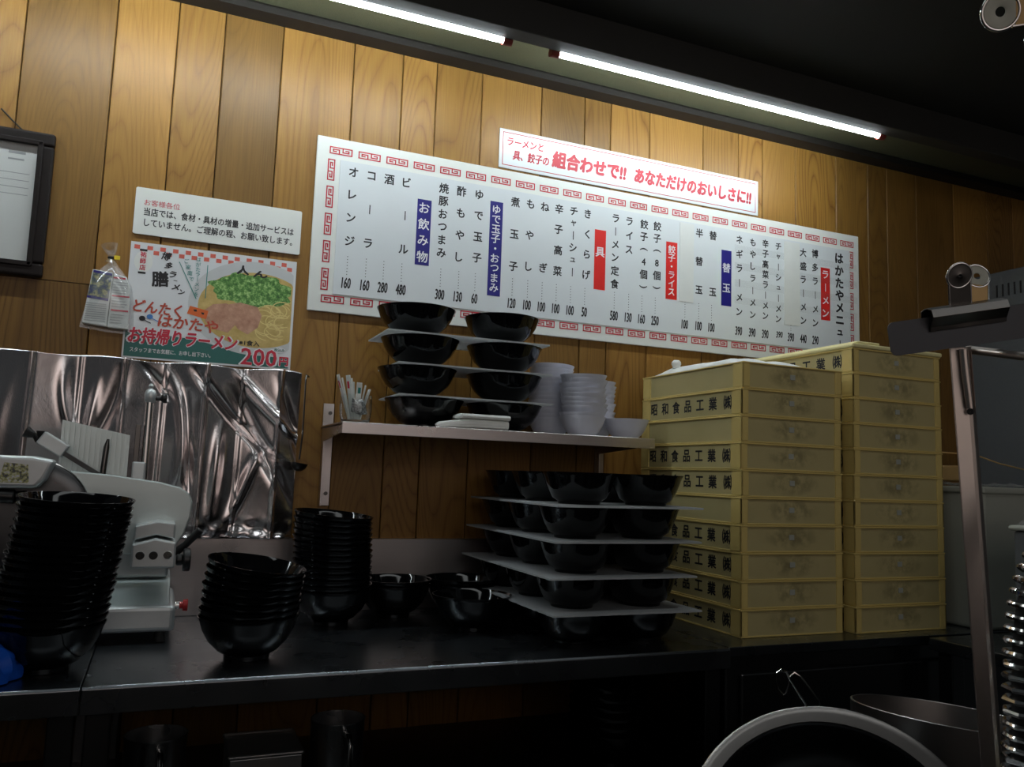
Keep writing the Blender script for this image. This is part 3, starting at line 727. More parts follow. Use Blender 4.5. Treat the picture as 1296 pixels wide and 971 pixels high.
# bowls on the undershelf, right
for i in range(6): put(bw, False, (1.02, -.42, .551 + i * .0215), (0, 0, i), 'black bowl in the dark under the table, %s of its stack' % ordi(5 - i, 6), 'bowls under the table')

# trays of bowls on the table
def card(name, x0, x1, y0, y1, z, th, label, group, seed, ragged=True):
    rg = random.Random(seed); pts = []
    def edge(a, b, n):
        for i in range(n):
            k = i / n; j = rg.uniform(-.0016, .0016) if (ragged and i) else 0
            px_, py_ = a[0] + (b[0] - a[0]) * k, a[1] + (b[1] - a[1]) * k
            d = Vector((b[0] - a[0], b[1] - a[1])).normalized(); pts.append((px_ - d.y * j, py_ + d.x * j))
    edge((x0, y0), (x1, y0), 46); edge((x1, y0), (x1, y1), 30); edge((x1, y1), (x0, y1), 20); edge((x0, y1), (x0, y0), 60)
    n = len(pts); vs = [(a, b, z) for a, b in pts] + [(a, b, z + th) for a, b in pts]
    fs = [tuple(range(n - 1, -1, -1)), tuple(range(n, 2 * n))] + [(i, (i + 1) % n, (i + 1) % n + n, i + n) for i in range(n)]
    return tag(MB().add(vs, fs).build(name, 'tray'), label, 'tray', group)
db = bowl_mesh('black_bowl', .176, .0715, .05, 'deep'); du = False
TR = [(.770, 1.142, -.618, -.070), (.762, 1.128, -.618, -.066), (.772, 1.140, -.618, -.066), (.778, 1.150, -.610, -.075)]
pitch = .0757; z = .851
lev = ['bottom', 'fourth', 'third', 'second', 'top']
for L in range(5):
    x0, x1, y0, y1 = (.775, 1.14, -.615, -.07)
    sx_ = (0, -.004, .004, .0, .008)[L]
    for r, yy in enumerate((-.505, -.325, -.150)):
        for c_, xx in enumerate((.875, 1.052)):
            nm = ('front', 'middle', 'back')[r] + (' left', ' right')[c_]
            put(db, not du, (xx + sx_, yy, z), (0, 0, random.random() * 6), 'black bowl, %s of the %s layer between the table card sheets' % (nm, lev[L]), 'bowls between the card trays on the table'); du = True
    z += .0716
    if L < 4:
        x0, x1, y0, y1 = TR[L]
        card('card_tray', x0, x1, y0, y1, z, .004, 'white card sheet, %s in the stack of bowls on the table' % ('lowest', 'second from the bottom', 'second from the top', 'topmost')[L], 'card sheets between the bowls on the table', L)
        z += .0041
# bowls and cards on the wall shelf
sb = bowl_mesh('black_bowl', .205, .0735, .05, 'wide'); su = False
z = 1.3255
lev = ['bottom', 'third', 'second', 'top']
for L in range(4):
    for c_, xx in enumerate(((.612, .835), (.590, .832), (.594, .830), (.580, .820))[L]):
        put(sb, not su, (xx, -.150, z), (0, 0, L + c_), 'black bowl, %s of the %s row on the wall shelf' % (('left', 'right')[c_], lev[L]), 'bowls between the cards on the shelf'); su = True
    z += .0736
    if L < 3:
        x0 = (.518, .512, .482)[L]; x1 = (.932, .928, .918)[L]
        card('card_tray', x0, x1, -.252, -.045, z, .004, 'white card sheet, %s of the three between bowls on the shelf' % ('lowest', 'middle one', 'topmost')[L], 'card sheets between the bowls on the shelf', 20 + L, False)
        z += .0041
# white bowls on the shelf
wbm = bowl_mesh('white_bowl', .128, .052, .03, 'small', 'white_ware'); wu = False
def wstack(x, y, n, pitch, where, seed, tilt=.05):
    global wu
    rg = random.Random(seed); z = 1.3255
    for i in range(n):
        put(wbm, not wu, (x + rg.uniform(-.002, .002) * (i > 0), y + rg.uniform(-.002, .002) * (i > 0), z), (rg.uniform(-tilt, tilt) * (i > 0), rg.uniform(-tilt, tilt) * (i > 0), rg.uniform(0, 6)),
            'white bowl, %s' % (where if n == 1 else ordi(n - 1 - i, n) + ' in the ' + where), 'white bowls on the wall shelf'); wu = True
        z += pitch
wstack(1.045, -.205, 10, .0127, 'front stack of white bowls', 1)
wstack(1.010, -.072, 13, .0127, 'back left stack of white bowls', 2)
wstack(1.148, -.075, 10, .0127, 'back right stack of white bowls', 3, .02)
wstack(1.180, -.207, 1, 0, 'standing alone at the right end of the shelf', 4)

# ------------------------------------------------------------------ glass of sticks
gs = thing('drinking_glass', 'small clear glass of paper sticks at the left end of the shelf', 'glass', (.417, -.235, 1.3255))
MB().lathe([(.0002, .0), (.030, .0), (.034, .004), (.037, .016), (.0385, .035), (.0375, .060), (.037, .066), (.0358, .066), (.0362, .058), (.0370, .035), (.0355, .016), (.032, .0065), (.0002, .006)], 40, Matrix.Translation((.417, -.235, 1.3255))).build('glass_wall', 'glass', gs, True)
rg = random.Random(5)
names = ['leftmost', 'second from left', 'third from left', 'fourth from left', 'fifth from left', 'fourth from right', 'third from right', 'second from right', 'rightmost']
ST = [(-.052, 1.437, -.012), (-.036, 1.432, .010), (-.028, 1.436, -.020), (-.016, 1.431, -.002), (-.009, 1.425, .014), (.003, 1.421, -.016), (.010, 1.417, .006), (.021, 1.416, -.006), (.034, 1.408, .004)]
for i, (dx, zt, dy) in enumerate(ST):
    p0 = Vector((.417 + dx * .30, -.235 + dy * .5, 1.334)); p1 = Vector((.417 + dx * .95, -.235 + dy, zt))
    d = p1 - p0; L = d.length; q = d.to_track_quat('Z', 'Y').to_matrix().to_4x4(); q.translation = p0
    st = MB(); st.box(-.0066, .0066, -.002, .002, 0, L, q)
    r = thing('sugar_stick', 'white paper stick with %s print standing in the glass, %s' % (('red', 'green')[i % 2], names[i]), 'paper stick', p0, 'paper sticks in the glass')
    st.build('wrapper', 'paper', r, bevel=.001)
    pm = MB(); pm.rect(-.0036, .0036, L * .70, L * .86, -.00215, q); pm.build('print_mark', ('crimson', 'cyan_ink')[i % 2], r)
pkt = MB(); pillow(pkt, [(.402, 1.350), (.424, 1.343), (.441, 1.346), (.436, 1.366), (.428, 1.383), (.412, 1.378), (.403, 1.383)], -.255, .010, 4)
tag(pkt.build('foil_sachet', 'silverpaper', None, True), 'crinkled silver sachet inside the glass of paper sticks', 'sachet')

# ------------------------------------------------------------------ white plastic tool on the shelf
wt = thing('soup_spoon_pair', 'pair of nested white soup spoons lying on the shelf front, tips to the left', 'spoon', (.72, -.245, 1.3255))
def spoonlike(x0, x1, y0, zb, h, wdt, tip):
    mb = MB(); n = 20; m_ = 14; vs = []; fs = []
    for i in range(n + 1):
        u = i / n; x = x0 + (x1 - x0) * u
        if u < tip: w_ = .35 + .65 * (u / tip) ** .8; hh = .55 + .45 * (u / tip)
        else: w_ = 1; hh = 1
        ed = min(1, math.sqrt(max(0.001, 1 - max(0, (u - .93) / .07) ** 2))) * min(1, math.sqrt(max(.001, 1 - max(0, (.06 - u) / .06) ** 2)))
        w_ *= ed
        for k in range(m_):
            a = 2 * PI * k / m_; c_, s_ = math.cos(a), math.sin(a)
            c_ = math.copysign(abs(c_) ** .55, c_); s_ = math.copysign(abs(s_) ** .55, s_)
            vs.append((x, y0 + c_ * wdt * w_, zb + h * hh / 2 + s_ * h / 2 * hh * max(.25, ed)))
    for i in range(n):
        for k in range(m_):
            l = (k + 1) % m_; fs.append((i * m_ + k, i * m_ + l, (i + 1) * m_ + l, (i + 1) * m_ + k))
    fs += [tuple(range(m_)), tuple(n * m_ + k for k in range(m_ - 1, -1, -1))]
    return mb.add(vs, fs)
spoonlike(.614, .810, -.245, 1.3256, .024, .030, .38).build('lower_spoon', 'white_plastic', wt, True)
spoonlike(.660, .812, -.243, 1.3490, .014, .032, .10).build('upper_spoon', 'white_plastic', wt, True)

# ------------------------------------------------------------------ yellow crates
CW, CD, CH = .318, .452, .066
cr_ = MB(); e = .004
def ring(mb, x0, x1, y0, y1, z0, z1, t):
    mb.box(x0, x1, y0, y0 + t, z0, z1); mb.box(x0, x1, y1 - t, y1, z0, z1); mb.box(x0, x0 + t, y0 + t, y1 - t, z0, z1); mb.box(x1 - t, x1, y0 + t, y1 - t, z0, z1)
hx, hy = CW / 2, CD / 2
ring(cr_, -hx + .004, hx - .004, -hy + .004, hy - .004, .003, CH - .003, .003)
cr_.box(-hx + .006, hx - .006, -hy + .006, hy - .006, .0035, .0065)
shell = cr_
rim = MB(); ring(rim, -hx, hx, -hy, hy, CH - .0045, CH - .0005, .009)
ring(rim, -hx + .002, hx - .002, -hy + .002, hy - .002, .0, .004, .006)
posts = []
for sx_ in (-1, 1):
    for sy_ in (-1, 1):
        post = MB()
        a, b = sorted((sx_ * hx * .86, sx_ * (hx - .0012))); c_, d_ = sorted((sy_ * (hy - .0012), sy_ * (hy - .005)))
        post.box(a, b, c_, d_, .004, CH - .004)
        a, b = sorted((sx_ * (hx - .005), sx_ * (hx - .0012))); c_, d_ = sorted((sy_ * (hy - .040), sy_ * (hy - .0012)))
        post.box(a, b, c_, d_, .004, CH - .004); posts.append(post)
lbl = MB().box(-.010, .006, -hy + .0025, -hy + .0038, .030, .043)
let = MB()
for i, ch in enumerate('昭和食品工業'):
    let.text(ch, -.165 + i * .0545, .034, 0, .035, .035, sx=1.0)
let.text('㈱', .168, .034, 0, .038, .03, sx=.9)
# letters run along the left side face, read from outside: local x of the text -> -y of the crate
let.v = [(-hx + .0037 + v[1], -v[0], v[2]) for v in let.v]
def crate(loc, rz, text, label, group, proto={}):
    if text in proto: return dup(proto[text], loc, (0, 0, rz), label, group)
    r = thing('noodle_crate', label, 'crate', (0, 0, 0), group)
    shell.build('crate_wall', 'crate', r, local=True, bevel=.0006, seg=1)
    rim.build('crate_rim', 'crate_clean', r, local=True, bevel=.0008, seg=1)
    for post in posts: post.build('corner_post', 'crate_clean', r, local=True, bevel=.0006, seg=1)
    lbl.build('front_catch', 'tub', r, local=True, bevel=.0012)
    if text: let.build('lettering', 'ink', r, local=True)
    r.location = loc; r.rotation_euler = (0, 0, rz); proto[text] = r
    return r
LT = [1, 1, 1, 1, 0, 1, 1, 0, 1, 0]               # from the bottom: which crates carry writing
LX = [.0, .001, .0, -.001, -.001, .0, -.002, -.001, .000, .002]
for i in range(10):
    crate((1.440 + LX[i], -.352, .8505 + i * CH), (.0, -.004, .003, -.003, .0, .004, -.002, .002, 0, .006)[i], LT[i], 'yellow crate %s, %s in the left crate stack' % ('with black side writing' if LT[i] else 'with plain side', ordi(9 - i, 10)), 'crates in the left stack')
for i in range(11):
    crate((1.775 + (.010 if i > 7 else 0) * 0 + .0022 * i, -.372 + .002 * i, .8505 + i * CH), (.0, .004, -.004, .002, .0, -.003, .004, -.002, .002, 0, .0)[i], 1, 'yellow crate with stained front, %s in the right crate stack' % ordi(10 - i, 11), 'crates in the right stack')
ld = thing('crate_lid', 'cream plastic lid on top of the right crate stack', 'lid', (1.797, -.352, .8505 + 11 * CH))
zz = .8505 + 11 * CH
MB().box(1.797 - hx - .004, 1.797 + hx + .004, -.352 - hy - .004, -.352 + hy + .004, zz, zz + .012).build('lid_plate', 'lidplastic', ld, bevel=.005, seg=3)
MB().box(1.797 - hx + .02, 1.797 - hx + .10, -.352 - hy + .004, -.352 + hy - .02, zz + .0125, zz + .020).build('raised_rib', 'lidplastic', ld, bevel=.004, seg=3)
# white cover inside the top left crate
cv = thing('white_food_cover', 'white plastic cover with a round knob on the left crate stack', 'cover', (1.42, -.33, 1.502))
cz = MB(); n = 24; vs = []; fs = []
for j in range(n + 1):
    for i in range(n + 1):
        u, v = i / n, j / n
        x = 1.292 + .270 * u; yv = -.545 + .40 * v
        hgt = 1.507 + .026 * (min(1, min(u, 1 - u) * 7) * min(1, min(v, 1 - v) * 6)) ** .6 + .002 * math.sin(19 * u + 7 * v)
        vs.append((x, yv, hgt))
for j in range(n):
    for i in range(n):
        k = j * (n + 1) + i; fs.append((k, k + 1, k + n + 2, k + n + 1))
cz.add(vs, fs).build('cover_sheet', 'white_plastic', cv, True, solid=.002)
MB().lathe([(.0002, .024), (.008, .023), (.013, .018), (.014, .012), (.011, .005), (.010, 0)], 24, Matrix.Translation((1.325, -.235, 1.531))).build('knob', 'white_plastic', cv, True)

# ------------------------------------------------------------------ meat slicer
sl = thing('meat_slicer', 'silver electric meat slicer behind the tall bowl stack', 'slicer', (-.15, -.2, .851))
MB().box(-.36, .048, -.335, -.06, .872, .925).build('base', 'alu', sl, bevel=.010, seg=3)
for x in (-.33, .022):
    for yy in (-.315, -.09): MB().cyl((x, yy, .851), (x, yy, .8725), .011, 16).build('foot', 'rubber', sl, True)
bed = MB(); bed.prism([(-.325, .925), (-.20, .966), (-.06, .966), (-.06, .925)], -.34, .036); MB().add([(yv, x, z_) for x, yv, z_ in bed.v], bed.f).build('sloped_bed', 'alu_plate', sl, bevel=.003)
MB().box(-.34, .030, -.215, -.07, .966, 1.075).build('housing', 'alu', sl, bevel=.008, seg=3)
cbx = MB(); cbx.prism([(-.044, 1.000), (.040, 1.000), (.040, 1.052), (.0, 1.060), (-.044, 1.048)], -.335, -.235); ob = cbx.build('carriage_block', 'alu', sl, bevel=.004, seg=2)
cbt = MB(); cbt.prism([(-.042, 1.055), (.0, 1.066), (.036, 1.058), (.036, 1.090), (.0, 1.094), (-.040, 1.084)], -.322, -.235); cbt.build('carriage_cap', 'alu', sl, bevel=.003, seg=2)
for x, m_ in ((-.027, 'black'), (-.002, 'black'), (.025, 'chrome')):
    MB().lathe([(.0002, 0), (.0075, 0), (.0085, .001), (.0085, .003)], 20, Matrix.Translation((x, -.3375, 1.026)) @ Matrix.Rotation(-PI / 2, 4, 'X')).build('bolt', m_, ob, True)
gp = [(-.235, 1.196), (-.10, 1.186), (.0, 1.173), (.040, 1.163), (.060, 1.150), (.068, 1.132), (.066, 1.100), (.055, 1.062), (.036, 1.030), (.0, 1.02), (-.235, 1.02)]
MB().prism(gp, -.252, -.238).build('gauge_plate', 'alu_plate', sl, bevel=.003)
kc = MB(); kc.prism([(-.312, 1.155), (-.226, 1.155), (-.212, 1.172), (-.196, 1.212), (-.235, 1.219), (-.300, 1.219), (-.318, 1.205)], -.320, -.265); o_ = kc.build('knife_cover', 'alu', sl, bevel=.008, seg=3)
lb_ = MB(); lb_.flat([(-.290, 1.166), (-.238, 1.166), (-.242, 1.202), (-.283, 1.205)], -.3205); lb_.build('cover_label', 'labelfoil', o_)
kd = MB(); kd.lathe([(.0002, .004), (.085, .006), (.108, .004), (.115, 0), (.108, -.004), (.0002, -.006)], 56, Matrix.Translation((-.243, -.262, 1.098)) @ Matrix.Rotation(PI / 2, 4, 'X')); kd.build('round_blade', 'steel_dark', sl, True)
MB().tube([(-.243 + .1145 * math.cos(a), -.262, 1.098 + .1145 * math.sin(a)) for a in [i * PI / 28 for i in range(56)]], .0022, 8, closed=True).build('blade_edge', 'chrome', sl, True)
kk = MB(); kk.cyl((-.296, -.30, 1.140), (-.262, -.30, 1.138), .014, 18); kk.cyl((-.262, -.30, 1.138), (-.240, -.30, 1.142), .010, 14); kk.build('cover_knob', 'black', sl, True, bevel=.003)
pp = MB(); NP = 13; xs_ = [-.205 + .135 * i / (2 * NP) for i in range(2 * NP + 1)]
top = lambda x: 1.300 - (x + .205) * .20
poly = []
for i in range(2 * NP): 
    d_ = -.172 if i % 2 == 0 else -.167
    pp.box(xs_[i], xs_[i + 1], d_, -.160, 1.17, 1.2); 
    for k in range(4, 8): pp.v[len(pp.v) - 8 + k] = (pp.v[len(pp.v) - 8 + k][0], pp.v[len(pp.v) - 8 + k][1], top(pp.v[len(pp.v) - 8 + k][0]))
pp.build('ribbed_pusher', 'alu_plate', sl)
pn = MB(); pn.tube([(-.118, -.186, 1.165), (-.114, -.186, 1.245), (-.112, -.186, 1.262)], [.006, .006, .0025], 12); pn.build('pusher_pin', 'gunmetal', sl, True)
am = MB(); am.tube([(-.222, -.215, 1.246), (-.115, -.215, 1.180)], .0065, 4); am.build('handle_arm', 'steel_dark', sl)
ab = Matrix.Translation((-.212, -.215, 1.243)) @ Matrix.Rotation(.55, 4, 'Y')
MB().box(-.030, .026, -.016, .016, -.014, .016, ab).build('arm_block', 'alu', sl, bevel=.003)
kn = MB(); kn.tube([(-.232, -.215, 1.254), (-.243, -.215, 1.257), (-.249, -.215, 1.262), (-.258, -.215, 1.266), (-.266, -.215, 1.270)], [.008, .010, .006, .010, .013], 16); kn.tube([(-.236, -.22, 1.245), (-.236, -.22, 1.272)], [.006, .010], 12); kn.build('handle_knob', 'black', sl, True)
rd = MB(); rd.cyl((-.036, -.12, 1.08), (-.036, -.12, 1.372), .0085, 18); rd.build('guide_rod', 'chrome', sl, True)
rb = MB(); rb.lathe([(.0002, .028), (.004, .027), (.006, .022), (.004, .016), (.010, .012), (.013, .004), (.012, -.012), (.0088, -.016)], 20, Matrix.Translation((-.036, -.12, 1.368))); rb.build('rod_cap', 'alu', sl, True)
rs = MB(); rs.box(-.061, -.050, -.128, -.112, 1.08, 1.30); rs.build('guide_bar', 'gunmetal', sl, bevel=.001)
rk = MB(); rk.tube([(-.026, -.12, 1.362), (-.014, -.12, 1.362), (-.008, -.12, 1.364), (.0, -.12, 1.364)], [.005, .005, .012, .012], 14); rk.build('rod_knob', 'black', sl, True)
sk = MB(); sk.box(-.062, -.034, -.132, -.108, 1.17, 1.215); sk.build('rod_socket', 'alu', sl, bevel=.003)
lv = MB(); lv.tube([(.040, -.250, 1.022), (.060, -.255, 1.040), (.088, -.262, 1.073)], [.009, .0078, .0085], 14); lv.build('lever_handle', 'black', sl, True, bevel=.002)
dk = MB(); dk.cyl((.0425, -.29, 1.012), (.056, -.29, 1.012), .012, 24); dk.cyl((.056, -.29, 1.012), (.071, -.29, 1.012), .024, 28); dk.build('thickness_dial', 'black', sl, True, bevel=.003)
rc = MB(); rc.cyl((.048, -.27, .915), (.057, -.27, .915), .0075, 16); rc.build('switch_collar', 'chrome', sl, True)
rr_ = MB(); rr_.tube([(.056, -.27, .915), (.063, -.27, .915), (.0635, -.27, .915), (.073, -.27, .915)], [.0075, .0075, .012, .0125], 18); rr_.build('stop_button', 'redplastic', sl, True)
co = MB(); co.box(-.40, -.285, -.245, -.10, .926, 1.115); o_ = co.build('motor_column', 'alu', sl, bevel=.008, seg=3)
MB().rect(-.33, -.290, 1.055, 1.08, -.2455).build('warning_label', 'yellow', o_)
w_ = MB(); w_.text('⚠ 注意', -.311, 1.068, -.246, .014, .02, w=.034); w_.rect(-.33, -.29, 1.028, 1.053, -.2455); w_.build('label_print', 'ink', o_)

# ------------------------------------------------------------------ blue crumpled cloth/bag at the left
bb = MB(); vs = []; fs = []; nu, nv = 26, 16
for j in range(nv + 1):
    for i in range(nu):
        a = 2 * PI * i / nu; t = j / nv; ph = t * PI / 2
        r = math.cos(ph) * (1 + .10 * math.sin(5 * a + 3 * t) + .06 * math.sin(11 * a - 9 * t))
        vs.append((-.264 + .070 * r * math.cos(a), -.588 + .055 * r * math.sin(a),   .852 + .070 * math.sin(ph) * (1 + .10 * math.sin(7 * a + 8 * t)) ))
for j in range(nv):
    for i in range(nu):
        k = (i + 1) % nu; fs.append((j * nu + i, j * nu + k, (j + 1) * nu + k, (j + 1) * nu + i))
fs.append(tuple(range(nu - 1, -1, -1)))
tag(bb.add(vs, fs).build('plastic_bundle', 'blueplastic', None, True), 'bright blue crumpled plastic bundle at the left edge beside the tall bowl stack', 'plastic bag')

# ------------------------------------------------------------------ things on the undershelf
def jug(x, y, r, zr, label):
    t = thing('steel_jug', label, 'jug', (x, y, .5505)); H = zr - .5505
    MB().lathe([(.0002, 0), (r * .94, 0), (r, .006), (r, H - .004), (r + .0015, H - .001), (r + .0008, H), (r - .001, H - .0005), (r - .0015, H - .004), (r - .0018, .008), (.0002, .006)], 40, Matrix.Translation((x, y, .5505))).build('jug_body', 'steel', t, True)
    d = Vector((.10, -1, 0)).normalized(); c = Vector((x, y, zr))
    P = [c + d * (r - .001) + Vector((0, 0, -.018)), c + d * (r + .022) + Vector((0, 0, -.016)), c + d * (r + .034) + Vector((0, 0, -.030)), c + d * (r + .034) + Vector((0, 0, -.090)), c + d * (r + .022) + Vector((0, 0, -.108)), c + d * (r - .001) + Vector((0, 0, -.110))]
    MB().tube(P, .0055, 12).build('handle', 'chrome', t, True)
jug(.028, -.485, .054, .718, 'open steel jug with a front handle under the table, the left one')
jug(.363, -.485, .0525, .720, 'open steel jug with a front handle under the table, the right one')
pc = thing('plastic_container', 'frosted plastic tub with beige food under the table between the steel jugs', 'container', (.205, -.49, .5505))
k_ = MB(); ring(k_, .154, .283, -.56, -.42, .5515, .680, .003); k_.box(.154, .283, -.56, -.42, .5505, .5545); k_.build('tub_wall', 'frosted', pc, bevel=.002)
lid_ = MB(); lid_.box(.150, .287, -.564, -.416, .6805, .688); lid_.build('tub_lid', 'frosted', pc, bevel=.0035, seg=3)
MB().lathe([(.0002, .11), (.03, .10), (.05, .07), (.056, .0)], 24, Matrix.Translation((.218, -.49, .556))).build('food', 'tan', pc, True)

# ------------------------------------------------------------------ right edge: refrigerator, tub, red box, bag
rf = thing('refrigerator', 'tall grey steel refrigerator with side vents at the right edge', 'refrigerator', (3.05, -.29, 0))
MB().box(2.75, 3.35, -.56, -.012, .02, 2.01).build('body', 'grey_steel', rf, bevel=.006)
vt = MB()
for i in range(12):
    for z0, h_ in ((1.915, .045), (1.835, .022)):
        yv = -.165 - i * .0225; vt.box(2.7475, 2.7500, yv - .005, yv, z0, z0 + h_)
vt.build('vent_grille', 'black', rf)
MB().box(2.76, 3.34, -.60, -.562, .1, 2.0).build('door', 'grey_steel', rf, bevel=.006)
tb = thing('grey_plastic_tub', 'pale grey plastic tub standing right of the crate stacks', 'tub', (2.14, -.56, .8505))
def frustum(mb, x0, x1, y0, y1, z0, z1, t):
    vs = [(x0 + t, y0 + t, z0), (x1 - t, y0 + t, z0), (x1 - t, y1 - t, z0), (x0 + t, y1 - t, z0), (x0, y0, z1), (x1, y0, z1), (x1, y1, z1), (x0, y1, z1)]
    return mb.add(vs, [(0, 3, 2, 1), (4, 5, 6, 7), (0, 1, 5, 4), (1, 2, 6, 5), (2, 3, 7, 6), (3, 0, 4, 7)])
frustum(MB(), 1.995, 2.24, -.665, -.40, .8505, 1.215, .014).build('tub_wall', 'tub', tb, bevel=.010, seg=3)
rmb = MB(); ring(rmb, 1.988, 2.247, -.672, -.393, 1.208, 1.226, .014); rmb.build('tub_rim', 'tub', tb, bevel=.005, seg=2)
pf = MB(); vs = []; fs = []
for j in range(13):
    for i in range(13):
        vs.append((1.99 + .25 * i / 12, -.668 + .27 * j / 12, 1.232 + .008 * math.sin(i * 1.9 + j) * math.sin(j * 2.3)))
for j in range(12):
    for i in range(12): k = j * 13 + i; fs.append((k, k + 1, k + 14, k + 13))
tag(pf.add(vs, fs).build('plastic_film_sheet', 'film', None, True, solid=.001), 'crinkled clear plastic film lying over the top of the grey tub', 'plastic film')
rbx = thing('red_front_box', 'grey box with a red front panel at the right edge beside the spring hose', 'box', (2.0, -.82, .851))
MB().box(1.785, 2.2, -.94, -.897, .8505, 1.128).build('box_body', 'grey_steel', rbx, bevel=.006)
MB().box(1.797, 2.18, -.944, -.9405, 1.02, 1.108).build('red_panel', 'redplastic', rbx, bevel=.003)
MB().box(1.777, 2.21, -.950, -.89, 1.1285, 1.140).build('lid', 'tub', rbx, bevel=.005)
pb = MB(); vs = []; fs = []
for j in range(13):
    for i in range(24):
        a = 2 * PI * i / 24; ph = j / 12 * PI / 2; r = math.cos(ph) * (1 + .16 * math.sin(5 * a + 7 * ph) + .1 * math.sin(9 * a))
        vs.append((1.93 + .13 * r * math.cos(a), -.92 + .028 * r * math.sin(a), 1.1405 + .075 * math.sin(ph) * (1 + .15 * math.sin(6 * a))))
for j in range(12):
    for i in range(24): k = (i + 1) % 24; fs.append((j * 24 + i, j * 24 + k, (j + 1) * 24 + k, (j + 1) * 24 + i))
tag(pb.add(vs, fs).build('crumpled_bag', 'film', None, True), 'crumpled clear plastic bag on top of the red-fronted box', 'bag')
sbx = MB(); sbx.box(2.10, 2.17, -.52, -.42, 1.2425, 1.285)
tag(sbx.build('card_box', 'tan', None, bevel=.003), 'small tan box behind the leaning bar, on the tub beside the crates', 'box')
cbl = MB(); cbl.tube([(2.02, -.40, 1.330), (2.185, -.5, 1.318), (2.29, -.5, 1.296), (2.39, -.5, 1.283), (2.60, -.45, 1.275), (2.749, -.30, 1.28)], .0022, 8)
tag(cbl.build('cable', 'tan', None, True), 'thin pale cable sagging between crates and refrigerator at right', 'cable')

# ------------------------------------------------------------------ foreground range, pots
rg_ = thing('kitchen_range', 'dark steel range carrying the tilted steel bowl in the foreground', 'stove', (1.0, -1.35, 0))
MB().box(.45, 1.7, -1.80, -.92, .06, .56).build('body', 'steel_dark', rg_, bevel=.006)
MB().box(.44, 1.71, -1.81, -.91, .5605, .58).build('hob', 'steel_dark', rg_, bevel=.004)
bo = thing('steel_mixing_bowl', 'large steel bowl tilted toward the camera at the bottom right edge', 'bowl', (.787, -1.376, .5805))
# rim plane faces the camera and a little upward; bottom of the rim rests on the hob
ctr = Vector((.792, -1.372, .772)); nrm = (Vector((0, -2.19, 1.214)) - ctr).normalized(); nrm = (nrm + Vector((.10, .10, .30))).normalized()
bq = nrm.to_track_quat('Z', 'Y').to_matrix().to_4x4(); bq.translation = ctr
R = .180
MB().lathe([(R, 0), (R + .003, -.002), (R + .002, -.006), (R - .003, -.006), (R * .93, -.050), (R * .80, -.090), (R * .55, -.115), (.0002, -.122), (.0002, -.1195), (R * .54, -.1125), (R * .78, -.088), (R * .87, -.052), (R * .875, -.006), (R * .89, -.002)], 72, bq).build('bowl_wall', 'steel_dark', bo, True)
MB().lathe([(R * .888, -.0022), (R * .893, .0005), (R * .96, .001), (R - .001, .001), (R + .0032, -.0015), (R + .002, -.0062)], 72, bq).build('rolled_rim', 'dull_rim', bo, True)
p2 = thing('saucepan', 'dark steel pan behind the tilted bowl at the bottom right', 'pot', (1.10, -1.285, .5805))
pc_ = Vector((1.093, -1.29, .886)); pq = Matrix.Translation(pc_) @ Matrix.Rotation(.09, 4, Vector((.39, .92, 0))) @ Matrix.Rotation(-.08, 4, Vector((.92, -.39, 0)))
R = .135
MB().lathe([(.0002, -.16), (R * .82, -.16), (R * .92, -.15), (R, 0), (R - .002, .001), (R - .003, 0), (R * .90, -.147), (R * .8, -.157), (.0002, -.157)], 56, pq).build('pan_wall', 'dull_rim', p2, True)
MB().lathe([(R * .7, -.312), (R * .7, -.300), (R * .62, -.300), (R * .62, -.312)], 40, Matrix.Translation((pc_.x, pc_.y, pc_.z + .006))).build('support_ring', 'gunmetal', p2, True)
MB().cyl((pc_.x, pc_.y, .592), (pc_.x, pc_.y, .735), R * .66, 32).build('lower_pot', 'steel_dark', p2, True)
hk = thing('strainer', 'wire strainer handle with a looped hook behind the tilted bowl', 'strainer', (.84, -1.19, .5805))
pts = [(.831, -1.281, .918), (.816, -1.277, .940), (.809, -1.276, .950), (.804, -1.275, .960), (.797, -1.272, .963), (.792, -1.269, .958), (.792, -1.268, .948), (.796, -1.268, .936), (.803, -1.270, .929), (.806, -1.272, .932), (.808, -1.274, .942), (.808, -1.276, .954), (.814, -1.279, .960), (.823, -1.282, .954), (.835, -1.285, .939), (.848, -1.289, .922)]
EYE = Vector((0, -2.19, 1.214)); pts = [tuple(EYE + (Vector(p) - EYE) * 1.28) for p in pts]
full = [(1.14, -1.00, .60)] + pts + [(1.155, -1.01, .60)]
MB().tube(full, .0017, 8).build('wire_handle', 'chrome', hk, True)
MB().tube([(1.14, -1.00, .60), (1.1475, -.99, .585), (1.155, -1.01, .60)], .003, 8).build('wire_foot', 'chrome', hk, True)

# ------------------------------------------------------------------ foreground order stand, clips, spring hose
os_ = thing('order_stand', 'leaning bare-metal bar with a dark plate on top at right foreground', 'stand', (.74, -1.64, .58))
A = Vector((.6625, -1.6645, 1.338)); B = Vector((.745, -1.640, .60)); d = (B - A).normalized(); side = Vector((.92, -.39, 0)); side = (side - d * side.dot(d)).normalized(); nn = d.cross(side)
def barpt(t, s_, k): return A + d * t + side * s_ + nn * k
L = (B - A).length; bar = MB(); prof = [(-.0085, .0), (.0045, .0), (.0075, -.0012), (.0088, -.004), (.0088, .006), (.0078, .006), (.0076, .0), (.0065, .0022), (-.0085, .0022)]
tt = [-.006, L]; sgn = 1 if (Vector((0, -2.19, 1.214)) - A).dot(nn) < 0 else -1
vs = [barpt(t, a, b * sgn) for t in tt for a, b in prof]; n = len(prof)
bar.add(vs, [(i, (i + 1) % n, n + (i + 1) % n, n + i) for i in range(n)] + [tuple(range(n)), tuple(range(2 * n - 1, n - 1, -1))]); bar.build('upright_bar', 'copper', os_, bevel=.0008)
